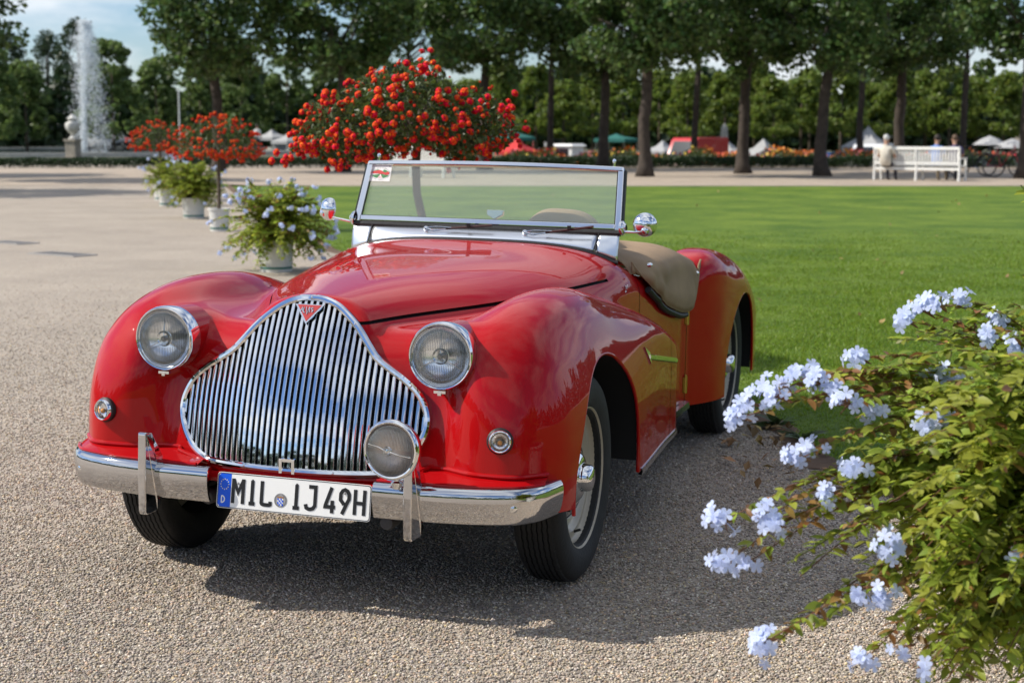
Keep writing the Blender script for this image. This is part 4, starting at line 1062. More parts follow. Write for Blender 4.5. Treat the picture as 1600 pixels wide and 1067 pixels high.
def pebbles(n, d0, d1, smin_, smax_, name):
    dep = d0+(d1-d0)*(1-rng.uniform(0, 1, n)**.34)
    lat = rng.uniform(-1, 1, n)*(dep*.335+.2)*(1+.6*rng.uniform(0, 1, n)**3); xy = CAM[:2]+lat[:, None]*rv+dep[:, None]*fv
    k = ~in_poly(xy[:, 0], xy[:, 1], lawn_poly); xy = xy[k]; n = len(xy)
    base = np.array([(1, 0, 0), (-1, 0, 0), (0, 1, 0), (0, -1, 0), (0, 0, 1), (0, 0, -1)], float); tri = np.array([(0, 2, 4), (2, 1, 4), (1, 3, 4), (3, 0, 4), (2, 0, 5), (1, 2, 5), (3, 1, 5), (0, 3, 5)])
    s = rng.uniform(smin_, smax_, n)**1.0; V = base[None]*(1+rng.uniform(-.28, .28, (n, 6, 3)))*np.stack([s*rng.uniform(.8, 1.3, n), s*rng.uniform(.6, 1, n), s*rng.uniform(.45, .8, n)], 1)[:, None]
    a = rng.uniform(0, 2*PI, n); tl_ = rng.uniform(-.5, .5, n); c, s_ = np.cos(tl_), np.sin(tl_)
    V = np.stack([V[..., 0]*c[:, None]-V[..., 2]*s_[:, None], V[..., 1], V[..., 0]*s_[:, None]+V[..., 2]*c[:, None]], -1)
    c, s_ = np.cos(a), np.sin(a); V = np.stack([V[..., 0]*c[:, None]-V[..., 1]*s_[:, None], V[..., 0]*s_[:, None]+V[..., 1]*c[:, None], V[..., 2]], -1)
    V[..., :2] += xy[:, None]; V[..., 2] += (s*.28)[:, None]
    F = (tri[None]+np.arange(n)[:, None, None]*6).reshape(-1, 3)
    o = link(name, rawmesh(name, V.reshape(-1, 3), F, PEB, True)); tag(o, kind='stuff', label='loose beige and grey gravel stones covering the ground before the car', cat='gravel'); return o
pebbles(310000, 3.4, 17., .0030, .0070, 'gravel_stones')

# grass blades on the lawn where it is near
def grass(n):
    dep = np.sqrt(rng.uniform(6.3**2, 24**2, n)); dep = 6.3+(dep-6.3)*rng.uniform(.3, 1, n); lat = rng.uniform(-.345, .345, n)*dep; xy = CAM[:2]+lat[:, None]*rv+dep[:, None]*fv
    j = rng.normal(0, .05, (n, 2)); xy = xy+j
    k = in_poly(xy[:, 0], xy[:, 1], lawn_poly); xy = xy[k]; dep = dep[k]; n = len(xy)
    clump = .72+.42*np.sin(xy[:, 0]*3.1+np.sin(xy[:, 1]*2.3)*2)*np.sin(xy[:, 1]*2.7)
    h = rng.uniform(.014, .034, n)*clump; a = rng.uniform(0, 2*PI, n); wd = rng.uniform(.0016, .003, n)*(1+dep/14); ln = rng.uniform(.2, .9, n)*h; b_ = rng.uniform(0, 2*PI, n)
    V = np.zeros((n, 3, 3)); V[:, 0, 0] = xy[:, 0]-wd*np.cos(a); V[:, 0, 1] = xy[:, 1]-wd*np.sin(a); V[:, 1, 0] = xy[:, 0]+wd*np.cos(a); V[:, 1, 1] = xy[:, 1]+wd*np.sin(a)
    V[:, :2, 2] = .011; V[:, 2, 0] = xy[:, 0]+ln*np.cos(b_); V[:, 2, 1] = xy[:, 1]+ln*np.sin(b_); V[:, 2, 2] = .011+h
    gm = leafmat('grass_blade', (.155, .235, .022), island=.4, rough=.5, tr=.40)
    o = link('grass', rawmesh('grass', V.reshape(-1, 3), np.arange(n*3).reshape(-1, 3), gm)); tag(o, kind='stuff', label='short mown green grass of the lawn behind the car', cat='grass')
grass(330000)

# ------------------------------------------------------------------ foliage tools
def leaf_quads(C, size, up=.35, outw=None, asp=.62):
    "diamond leaves at C (n,3)"
    n = len(C); d = rng.normal(0, 1, (n, 3)); d[:, 2] -= .25; d /= np.linalg.norm(d, axis=1, keepdims=True)
    nr = rng.normal(0, 1, (n, 3)); nr[:, 2] += up*3
    if outw is not None: nr += outw*.9
    s = np.cross(d, nr); s /= np.linalg.norm(s, axis=1, keepdims=True)+1e-9; nn = np.cross(s, d)
    L_ = (size*rng.uniform(.7, 1.3, n))[:, None]; w_ = L_*asp*.5
    V = np.stack([C-d*L_*.5, C+s*w_-d*L_*.06+nn*L_*.08, C+d*L_*.5-nn*L_*.05, C-s*w_-d*L_*.06+nn*L_*.08], 1)
    return V.reshape(-1, 3), np.arange(n*4).reshape(-1, 4)
def crown_points(n, fn, clumps, sig):
    "clump centres from fn(k), leaves scattered round them"
    cc = fn(clumps); i = rng.integers(0, clumps, n); s = sig*rng.uniform(.5, 1.3, clumps)[i]
    q = rng.normal(0, 1, (n, 3)); q *= (rng.uniform(.35, 1, n)**.5/np.linalg.norm(q, axis=1))[:, None]
    return cc[i]+q*s[:, None]*np.array([1.15, 1.15, .8]), cc
BARK = M_('bark', (.055, .042, .032), .9, var=.35, vscale=5, bump=1.0, bscale=14)
BARK2 = M_('pale_bark', (.11, .085, .06), .9, var=.35, vscale=5, bump=.8, bscale=20)
LIND = leafmat('linden_leaf', (.070, .122, .030), island=.6, tr=.35)
LIND2 = leafmat('young_lime_leaf', (.145, .20, .034), island=.45, tr=.42)
CONE = leafmat('hornbeam_leaf', (.125, .185, .050), island=.4, tr=.35)
WOOD = leafmat('wood_leaf', (.032, .060, .020), island=.4, tr=.2)

def linden_meshes(seed):
    def fn(k):
        u = rng.normal(0, 1, (k, 3)); u /= np.linalg.norm(u, axis=1, keepdims=True); rr = rng.uniform(.45, 1, k)**.6
        p = u*rr[:, None]*np.array([2.35, 2.35, 2.6]); p[:, 2] = np.where(p[:, 2] < -1.5, -1.5+rng.normal(0, .25, k), p[:, 2]); p[:, 2] += 5.45; return p
    C, cc = crown_points(12500, fn, 105, .58)
    low = rng.uniform(0, 1, len(C)) < .0; V, F = leaf_quads(C, .19, .3, asp=.75)
    crown = rawmesh('crown', V, F, LIND)
    b = MB(); x0, y0 = 0, 0; path = []; 
    k1, k2 = rng.uniform(-.10, .10, 2)
    for i, z in enumerate(np.linspace(-.05, 4.6, 14)): path.append((k1*math.sin(z*1.3)+.03*math.sin(3*z), k2*math.sin(z*1.1+1), z))
    rad = [.34, .235, .20, .185, .18, .175, .175, .17, .165, .16, .15, .13, .11, .09]
    b.tube(path, rad, 12)
    for i in range(9):
        a = rng.uniform(0, 2*PI); z = rng.uniform(3.5, 4.5); e = np.array([math.cos(a)*1.5, math.sin(a)*1.5, z+rng.uniform(.5, 1.6)]); b.tube([(0, 0, z), (e[0]*.45, e[1]*.45, z+.35), tuple(e)], [.06, .04, .015], 6)
    for q in range(len(b.v)):
        v = b.v[q]; k = .014*math.sin(v[2]*9+v[0]*20)+.012*math.sin(v[2]*23+v[1]*31); b.v[q] = (v[0]+k, v[1]+k*.7, v[2])
    trunk = b.me('trunk', BARK, True, None)
    return crown, trunk
LMS = [linden_meshes(i) for i in range(3)]
def tree(name, loc, crown, trunk, label, cat='tree', group=None, sc_=(1, 1, 1), rz=0.):
    t = empty(name, loc, rz); t.scale = sc_; tag(t, label, cat, group)
    link('trunk', trunk, t); link('crown', crown, t); return t
def latpx(px, dep): return (px-800)/FPX*dep
near = [(343, 56, 'large dark linden standing alone at the left, trunk rising above the small red lantana'),
        (538, 56, 'large dark linden whose trunk foot shows under the big red lantana'),
        (757, 59, 'large dark linden seen just past the right tip of the big red lantana'),
        (943, 60, 'straight dark linden directly behind the right end of the windscreen'),
        (1007, 50.5, 'linden with a knobbly bulging trunk just right of the windscreen'),
        (1160, 54, 'slim dark linden midway between the knobbly trunk and the leaning thick trunk'),
        (1283, 51, 'thick pale trunked linden leaning right, left of the white bench'),
        (1401, 58, 'dark linden standing right behind the white bench'),
        (1597, 48.5, 'linden with its trunk cut off by the right edge of the photo')]
for i, (px, dep, lab) in enumerate(near):
    c, t = LMS[i % 3]; tr_ = tree('linden_tree', W(latpx(px, dep), dep), c, t, lab, 'tree', 'lindens along the cross path', (1, 1, 1+.03*((i*7) % 3-1)), i*1.7)
tree('linden_tree', W(-16.6, 47), *LMS[0], 'linden at the left edge of the photo, only its dark crown in view', 'tree', 'lindens along the cross path', (1.05, 1.05, .92), .5)
tree('linden_tree', W(-18.5, 38), *LMS[1], 'linden out of view on the left that throws shade over the gravel', 'tree', 'lindens along the cross path', (1.1, 1.1, 1), 2.5)
tree('linden_tree', W(-23, 52), *LMS[2], 'linden out of view beyond the left edge shading the cross path', 'tree', 'lindens along the cross path', (1.2, 1.2, 1), 4.)
for i, (px, dep, lab) in enumerate(((640, 67, 'linden of the row behind, its crown filling the gap above the big red lantana'), (860, 68, 'linden of the row behind, crown above the windscreen'), (1085, 66, 'linden of the row behind, crown between the knobbly and the slim trunk'), (1340, 67, 'linden of the row behind, crown over the left half of the bench'), (1500, 66, 'linden of the row behind, crown over the bicycles'))):
    c, t = LMS[(i+1) % 3]; t_ = empty('linden_tree', W(latpx(px, dep), dep), i*2.1); t_.scale = (1.05, 1.05, 1.12); tag(t_, lab, 'tree', 'lindens along the cross path'); link('crown', c, t_, (0, 0, 1.1)); link('trunk', t, t_, scale=(.7, .7, 1))

def cone_meshes(mat_, wd=1.15, top=5.6, bot=1.6, nl=4200):
    def fn(k):
        z = rng.uniform(0, 1, k)**.85; a = rng.uniform(0, 2*PI, k); r = wd*np.clip(1.12-z, .06, 1)**.62*np.minimum(1, .55+z*4)*rng.uniform(.45, 1, k)**.5
        return np.stack([r*np.cos(a), r*np.sin(a), bot+z*(top-bot)], 1)
    C, cc = crown_points(nl, fn, 80, .36); V, F = leaf_quads(C, .21, .3, asp=.8); crown = rawmesh('crown', V, F, mat_)
    b = MB(); b.tube([(0, 0, -.05), (.03, 0, bot), (0, .02, top*.75)], [.11, .085, .03], 8); return crown, b.me('trunk', BARK2, True, None)
CMS = [cone_meshes(LIND2, 1.5, 6.1, 2.4, 6000), cone_meshes(LIND2, 1.6, 5.8, 2.5, 6000), cone_meshes(LIND2, 1.4, 6.4, 2.4, 6000)]
DMS = [cone_meshes(CONE, 1.9, 6.2, .9, 8000), cone_meshes(CONE, 1.8, 5.6, .9, 8000)]
k = 0
pos_words = ['leftmost of the row', 'second of the row from the left', 'third', 'fourth']
spots = [(690, 98), (735, 104), (785, 97), (838, 103), (880, 96), (925, 102), (972, 97), (1028, 104), (1072, 95), (1085, 103), (1130, 98), (1175, 104), (1205, 96), (1248, 100), (1262, 108), (1310, 97), (1352, 103), (1395, 98), (1440, 103), (1478, 97), (1520, 102), (1562, 96), (1605, 101)]
names_ = {690: 'bright young lime behind the right half of the big red lantana', 735: 'young lime behind the right tip of the big red lantana', 785: 'bright young lime above the red tent', 838: 'young lime above the white banner', 880: 'bright young lime above the white and green kiosk', 925: 'young lime just left of the straight dark trunk', 972: 'young lime between the two trunks at the windscreen end', 1028: 'young lime just right of the knobbly trunk', 1072: 'bright young lime right above the cab of the red van', 1085: 'young lime farther back, above the tail of the red van', 1130: 'young lime directly over the white obelisk', 1175: 'young lime just right of the slim dark trunk, set farther back', 1205: 'bright young lime right of the slim dark trunk, in the front row', 1248: 'young lime left of the thick pale trunk, above the dark car', 1262: 'young lime farthest back, close against the left of the thick pale trunk', 1310: 'young lime right of the thick pale trunk, above the blue car', 1352: 'young lime above the white peaked tent', 1395: 'young lime behind the trunk that stands behind the bench', 1440: 'young lime above the gap between the people on the bench', 1478: 'young lime above the two people at the right end of the bench', 1520: 'young lime above the black bicycle', 1562: 'young lime above the white parasols', 1605: 'young lime cut by the right edge, before the brick building'}
for i, (px, dep) in enumerate(spots):
    c, t = CMS[i % 3]
    tree('lime_tree', W(latpx(px, dep), dep, -1.25), c, t, names_.get(px, 'young clipped lime tree with a conical crown in the rows behind the flower bed'), 'tree', 'young limes in rows behind the flower bed', (1, 1, .97+.05*((i*5) % 4-1)), i*1.1)
for i, (px, dep, s_, lab) in enumerate(((182, 104, 1.18, 'dark conical hornbeam just right of the fountain jet'), (250, 108, 1.12, 'dark conical hornbeam left of the thin white pole'), (318, 112, 1.05, 'dark conical hornbeam half hidden behind the lone linden trunk'), (382, 106, 1.08, 'dark conical hornbeam right of the lone linden trunk'), (452, 108, 1.05, 'dark conical hornbeam left of the big red lantana, above the grey tents'), (520, 110, 1.1, 'dark conical hornbeam behind the left flowers of the big red lantana'), (590, 108, 1.05, 'dark conical hornbeam hidden behind the middle of the big red lantana'), (48, 110, 1.1, 'dark conical hornbeam left of the urn'), (-5, 106, 1.15, 'dark conical hornbeam cut by the left edge of the photo'))):
    c, t = DMS[i % 2]; tree('hornbeam_tree', W(latpx(px, dep), dep), c, t, lab, 'tree', 'conical hornbeams round the fountain', (s_, s_, s_*.95), i*1.3)
def tall_meshes(h, w_):
    def fn(k):
        z = rng.uniform(0, 1, k); a = rng.uniform(0, 2*PI, k); r = w_*np.sin(np.clip(z*.92+.10, 0, 1)*PI)**.7*rng.uniform(.3, 1, k)**.5
        return np.stack([r*np.cos(a), r*np.sin(a), 1.5+z*(h-1.5)], 1)
    C, cc = crown_points(5200, fn, 70, .8); V, F = leaf_quads(C, .30, .3); b = MB(); b.tube([(0, 0, 0), (.1, 0, h*.5), (0, 0, h*.9)], [.3, .2, .05], 8); return rawmesh('crown', V, F, WOOD), b.me('trunk', BARK, True, None)
TM = [tall_meshes(11.2, 1.9), tall_meshes(10.2, 2.3)]
for px, dep, i, lab in ((132, 150, 0, 'tall dark tree directly behind the fountain jet'), (84, 152, 1, 'tall thin topped tree left behind the fountain jet'), (20, 150, 1, 'tall dark tree far back at the left edge')):
    s_ = 1 if px < 190 else .82
    tree('tall_tree', W(latpx(px, dep), dep), *TM[i], lab, 'tree', 'tall trees far behind the fountain', (1, 1, s_), px)
# the wood beyond, one dark mass, and the woods round the park that the chrome mirrors
def woods(pts, nl, h, size, name, lab):
    P = []
    for (l0, d0), (l1, d1) in zip(pts[:-1], pts[1:]):
        m_ = int(nl*math.dist((l0, d0), (l1, d1))/sum(math.dist(a, b_) for a, b_ in zip(pts[:-1], pts[1:])))
        t = rng.uniform(0, 1, m_); s = rng.uniform(-2.2, 2.2, m_); l = l0+(l1-l0)*t; d_ = d0+(d1-d0)*t
        hh = h*(.80+.16*np.sin(l*.55+d_*.4)+.10*np.sin(l*1.7+1+d_*1.3)); z = rng.uniform(0, 1, m_)**1.0*hh
        ln = math.dist((l0, d0), (l1, d1)); nx, ny = (d1-d0)/ln, -(l1-l0)/ln
        l = l+s*nx; d_ = d_+s*ny; xy = CAM[:2]+l[:, None]*rv+d_[:, None]*fv; P.append(np.stack([xy[:, 0], xy[:, 1], z], 1))
    V, F = leaf_quads(np.vstack(P), size, .3, asp=.8); o = link(name, rawmesh(name, V, F, WOOD)); tag(o, lab, 'woods', kind='stuff')
woods([(-70, 128), (-12, 128), (15, 122), (75, 118)], 52000, 6.4, .72, 'woods', 'dark wood closing the view behind the rows of limes')
woods([(75, 110), (75, 20), (70, -60), (20, -75), (-40, -72), (-85, -40), (-80, 60)], 42000, 10, 1.0, 'woods', 'wood round the park on the sides and behind the photographer')

# ------------------------------------------------------------------ fountain, urn, hedges, flower bed
STONE = M_('pale_stone', (.52, .50, .45), .8, var=.2, vscale=4, bump=.4, bscale=20)
STONE2 = M_('plinth_stone', (.36, .32, .26), .85, var=.25, vscale=5, bump=.4, bscale=16)
WATER = M_('pool_water', (.05, .07, .07), .08)
fc = W(-26.3, 100)
fo = empty('fountain', fc); tag(fo, 'round stone fountain basin with a tall white water jet', 'fountain')
MB().lathe([(14.6, -.05), (14.6, .22), (14.0, .22), (14.0, -.05)], 96).obj('basin_rim', STONE, fo)
MB().lathe([(14.0, .10), (.01, .10)], 64).obj('pool_water', WATER, fo, smooth=False)
SPRAY = bpy.data.materials.new('spray'); SPRAY.use_nodes = True
_t = SPRAY.node_tree; _p = _t.nodes['Principled BSDF']; _p.inputs['Base Color'].default_value = (.86, .90, .92, 1); _p.inputs['Roughness'].default_value = .4
_o = _t.nodes['Material Output']; _tr = nd(_t, 'ShaderNodeBsdfTransparent'); _tl = nd(_t, 'ShaderNodeBsdfTranslucent'); _tl.inputs[0].default_value = (.9, .93, .95, 1); _m1 = nd(_t, 'ShaderNodeMixShader'); _m1.inputs[0].default_value = .5; _m2 = nd(_t, 'ShaderNodeMixShader'); _m2.inputs[0].default_value = .5
_t.links.new(_p.outputs[0], _m1.inputs[1]); _t.links.new(_tl.outputs[0], _m1.inputs[2]); _t.links.new(_tr.outputs[0], _m2.inputs[1]); _t.links.new(_m1.outputs[0], _m2.inputs[2]); _t.links.new(_m2.outputs[0], _o.inputs[0])
n = 9000; u_ = rng.uniform(0, 1, n); H_ = 7.9
up = u_ < .42; t_ = rng.uniform(0, 1, n)
z = np.where(up, H_*t_, H_*(1-t_**1.7)); wnd = np.where(up, .20*t_, .20+.85*t_); spr = np.where(up, .09+.10*t_, .14+.30*t_)
C = np.stack([wnd*rv[0]+rng.normal(0, 1, n)*spr, wnd*rv[1]+rng.normal(0, 1, n)*spr, z+.1], 1)
n2 = 1800; t2 = rng.uniform(0, 1, n2); C2 = np.stack([-.3*t2*rv[0]+rng.normal(0, .3, n2), -.3*t2*rv[1]+rng.normal(0, .3, n2), 7*(1-t2**1.4)+.1], 1)
V, F = leaf_quads(np.vstack([C, C2]), .11, 0, asp=.85); o = link('water_jet', rawmesh('water_jet', V, F, SPRAY), fo); tag(o, kind='stuff')
un = empty('stone_urn', W(latpx(119, 76), 76)); un.scale = (.86, .86, .95); tag(un, 'white stone urn on a square plinth in front of the fountain', 'urn')
b = MB(); b.box((0, 0, .09), (.78, .78, .18)); b.box((0, 0, .56), (.60, .60, .76)); b.box((0, 0, 1.0), (.72, .72, .12)); b.obj('plinth', STONE2, un, smooth=False)
b = MB(); b.lathe([(.001, 1.06), (.22, 1.06), (.22, 1.12), (.10, 1.18), (.09, 1.26), (.20, 1.36), (.33, 1.55), (.36, 1.75), (.31, 1.86), (.18, 1.92), (.17, 1.98), (.27, 2.03), (.27, 2.07), (.18, 2.12), (.08, 2.22), (.001, 2.27)], 28); b.obj('urn_body', M_('urn_white', (.66, .65, .60), .7, var=.15), un)
for s_ in (1, -1):
    MB().tube([(s_*.32, 0, 1.82), (s_*.44, 0, 1.78), (s_*.42, 0, 1.62), (s_*.34, 0, 1.58)], .035, 8).obj('handle', M_('urn_white', (.66, .65, .60), .7), un)
HEDGE = leafmat('box_hedge_leaf', (.022, .050, .014), island=.35, tr=.15)
def hedge(name, l0, l1, d0, d1, h, label):
    n = int(abs(l1-l0)*abs(d1-d0)*900); n = min(n, 22000); l = rng.uniform(l0, l1, n); d_ = rng.uniform(d0, d1, n); z = h*rng.uniform(0, 1, n)**.5*(1+.05*np.sin(l*3))
    xy = CAM[:2]+l[:, None]*rv+d_[:, None]*fv; V, F = leaf_quads(np.stack([xy[:, 0], xy[:, 1], z], 1), .10, .4); h_ = link(name, rawmesh(name, V, F, HEDGE)); tag(h_, label, 'hedge'); return h_
hedge('box_hedge', -27, -4.2, 61.6, 62.5, .38, 'low clipped dark box hedge in front of the fountain')
hedge('box_hedge', -2.6, 24, 61.6, 62.6, .42, 'low dark hedge edging the flower bed under the lindens')
# flower bed: leaves and blooms nobody could count
BEDL = leafmat('bed_leaf', (.060, .085, .020), island=.5, tr=.3)
n = 15000; l = rng.uniform(-2.6, 24, n); d_ = rng.uniform(62.5, 66.5, n); hh = .50+.12*np.sin(l*1.9)+.09*np.sin(l*4.3+1); z = hh*rng.uniform(0, 1, n)**.6
xy = CAM[:2]+l[:, None]*rv+d_[:, None]*fv; V, F = leaf_quads(np.stack([xy[:, 0], xy[:, 1], z], 1), .13, .3)
fbd = empty('flower_bed', W(9, 64)); tag(fbd, 'long flower bed of orange, red and yellow blooms under the lindens', 'flower bed')
o = link('foliage', rawmesh('foliage', V-np.array(fbd.location)[None], F, BEDL), fbd); tag(o, kind='stuff')
for col, nm, cnt in (((.75, .20, .02), 'orange_blooms', 640), ((.62, .05, .03), 'red_blooms', 420), ((.75, .52, .08), 'yellow_blooms', 300), ((.55, .16, .20), 'pink_blooms', 260)):
    g = rng.uniform(-2.6, 24, 16); i = rng.integers(0, 16, cnt); l = g[i]+rng.normal(0, .55, cnt); l = np.clip(l, -2.6, 24); d_ = rng.uniform(62.4, 65.5, cnt); z = .48+.12*np.sin(l*1.9)+.09*np.sin(l*4.3+1)+rng.uniform(-.12, .14, cnt)
    xy = CAM[:2]+l[:, None]*rv+d_[:, None]*fv; V, F = leaf_quads(np.stack([xy[:, 0], xy[:, 1], z], 1), .125, .2, asp=1.0); o = link(nm, rawmesh(nm, V-np.array(fbd.location)[None], F, M_(nm, col, .6, island=.3)), fbd); tag(o, kind='stuff')

# fallen leaves and drain covers, weeds
FALL = M_('fallen_leaf', (.30, .19, .07), .7, island=.5)
n = 70; dep = rng.uniform(12, 41, n); l = rng.uniform(-.1, .32, n)*dep; xy = CAM[:2]+l[:, None]*rv+dep[:, None]*fv; k_ = in_poly(xy[:, 0], xy[:, 1], lawn_poly); xy = xy[k_]
V, F = leaf_quads(np.stack([xy[:, 0], xy[:, 1], np.full(len(xy), .03)], 1), .065, 3.5); o = link('fallen_leaves', rawmesh('fallen_leaves', V, F, FALL)); tag(o, 'dry yellow brown leaves scattered over the lawn', 'leaves', kind='stuff')
n = 220; t_ = rng.uniform(.3, .98, n)*(len(ed)-2); i = t_.astype(int); p = ed[i]+(ed[i+1]-ed[i])*(t_-i)[:, None]+nrm[i]*rng.uniform(0, .5, n)[:, None]
V, F = leaf_quads(np.stack([p[:, 0], p[:, 1], np.full(n, .03)], 1), .055, 2.2); o = link('fallen_leaves', rawmesh('fallen_leaves', V, F, FALL)); tag(o, 'brown leaf litter gathered along the lawn edge by the pots', 'leaves', kind='stuff')
def gpt(px, py):
    dep_ = 1.4836*FPX/(py-533.5) if 0 else None
    dd = np.array(_d)+np.array(_r)*(px-800)/FPX+np.array(_u)*(533.5-py)/FPX; t = -CAM[2]/dd[2]; return CAM+t*dd
for px, py, lab, w_ in ((97, 398, 'flat grey drain cover set in the gravel left of the first flower pot', .85), (18, 380, 'flat grey drain cover at the left edge of the photo', .7)):
    p = gpt(px, py); dc = empty('drain_cover', (p[0], p[1], 0), -YAW*-1); tag(dc, lab, 'drain cover')
    b = MB(); b.box((0, 0, .006), (w_, .36, .014)); b.obj('cover_frame', M_('iron', (.36, .34, .32), .9), dc, smooth=False)
    b = MB()
    for q in range(9): b.box((-w_/2+.08+q*(w_-.16)/8, 0, .0155), (.03, .28, .006))
    b.obj('cover_bars', M_('iron_bar', (.27, .26, .25), .9), dc, smooth=False)
# ------------------------------------------------------------------ flowering plants
PLL = leafmat('plumbago_leaf', (.265, .325, .045), island=.5, tr=.48)
PLL2 = leafmat('plumbago_leaf_bronze', (.24, .13, .04), island=.45, tr=.30)
STEM = M_('plumbago_stem', (.14, .15, .04), .7, var=.2)
STEMR = M_('plumbago_stem_red', (.16, .07, .035), .7, var=.2)
PETAL = M_('plumbago_petal', (.62, .70, .93), .55, island=.08)
_t = PETAL.node_tree; _p = _t.nodes['Principled BSDF']; _o = _t.nodes['Material Output']; _tl = nd(_t, 'ShaderNodeBsdfTranslucent'); _tl.inputs[0].default_value = (.66, .74, .97, 1); _m1 = nd(_t, 'ShaderNodeMixShader'); _m1.inputs[0].default_value = .35; _t.links.new(_p.outputs[0], _m1.inputs[1]); _t.links.new(_tl.outputs[0], _m1.inputs[2]); _t.links.new(_m1.outputs[0], _o.inputs[0])
PVEIN = M_('petal_vein', (.34, .38, .72), .6)
CALYX = M_('calyx', (.22, .10, .045), .7, island=.4)
LANL = leafmat('lantana_leaf', (.060, .088, .020), island=.5, tr=.3)
LRED = M_('lantana_red', (.62, .016, .006), .8, island=.35, spec=.15)
LORA = M_('lantana_orange', (.80, .13, .014), .8, island=.3, spec=.15)
POT = M_('pot_white', (.66, .66, .62), .5, var=.08, vscale=5)
POTG = M_('pot_green', (.03, .17, .14), .5)

def leaf_shape(L_, w_, fold=.25, curl=.2):
    ts = (0, .18, .42, .68, .88, 1.0); ws_ = (.06, .55, 1, .8, .4, .02); V = []
    for t, q in zip(ts, ws_):
        x = t*L_; z = -curl*L_*t*t; ww = q*w_/2; V += [(x, -ww, z+ww*fold), (x, 0, z), (x, ww, z+ww*fold)]
    F = []
    for i in range(5): F += [(3*i, 3*i+1, 3*i+4, 3*i+3), (3*i+1, 3*i+2, 3*i+5, 3*i+4)]
    return V, F
def flower_shape(D, seed):
    r_ = random.Random(seed); b = MB(); R = D/2
    for k in range(5):
        a = 2*PI*k/5+r_.uniform(-.12, .12); c, s = math.cos(a), math.sin(a); q = []
        tilt = r_.uniform(-.10, .25)
        for x, y in ((.07, -.04), (.40, -.23), (.78, -.29), (1.0, -.13), (.96, 0), (1.0, .13), (.78, .29), (.40, .23), (.07, .04)):
            z = R*(tilt*x*x+.10*abs(y)); X, Y = x*R, y*R*1.15; q.append((X*c-Y*s, X*s+Y*c, z))
        b.add(q, [tuple(range(9))])
        b.mat = 1; q = [(.08*R*c, .08*R*s, .0006), (.6*R*c-.018*R*s, .6*R*s+.018*R*c, R*tilt*.36+.0006), (.75*R*c, .75*R*s, R*tilt*.56+.0006), (.6*R*c+.018*R*s, .6*R*s-.018*R*c, R*tilt*.36+.0006)]
        b.add(q, [(0, 3, 2, 1)]); b.mat = 0
    b.tube([(0, 0, 0), (0, 0, -D*.5), (.0015, 0, -D*.95)], [.0016, .0011, .0011], 5)
    return b.me('flower', [PETAL, PVEIN], True, 60)
FLW = [flower_shape(.033, i) for i in range(4)]+[flower_shape(.027, 9)]
def orient(p, d, spin=0., s=1.):
    z = Vector(d).normalized(); x = (Vector((0, 0, 1)) if abs(z.z) < .95 else Vector((1, 0, 0))).cross(z).normalized(); y = z.cross(x)
    return Matrix.Translation(p) @ Matrix(((x.x, y.x, z.x), (x.y, y.y, z.y), (x.z, y.z, z.z))).to_4x4() @ Matrix.Rotation(spin, 4, 'Z') @ Matrix.Scale(s, 4)
def leaf_orient(p, d, nz=.6):
    x = Vector(d).normalized(); up = Vector((random.gauss(0, .5), random.gauss(0, .5), 1)); y = up.cross(x).normalized(); z = x.cross(y)
    return Matrix.Translation(p) @ Matrix(((x.x, y.x, z.x), (x.y, y.y, z.y), (x.z, y.z, z.z))).to_4x4()

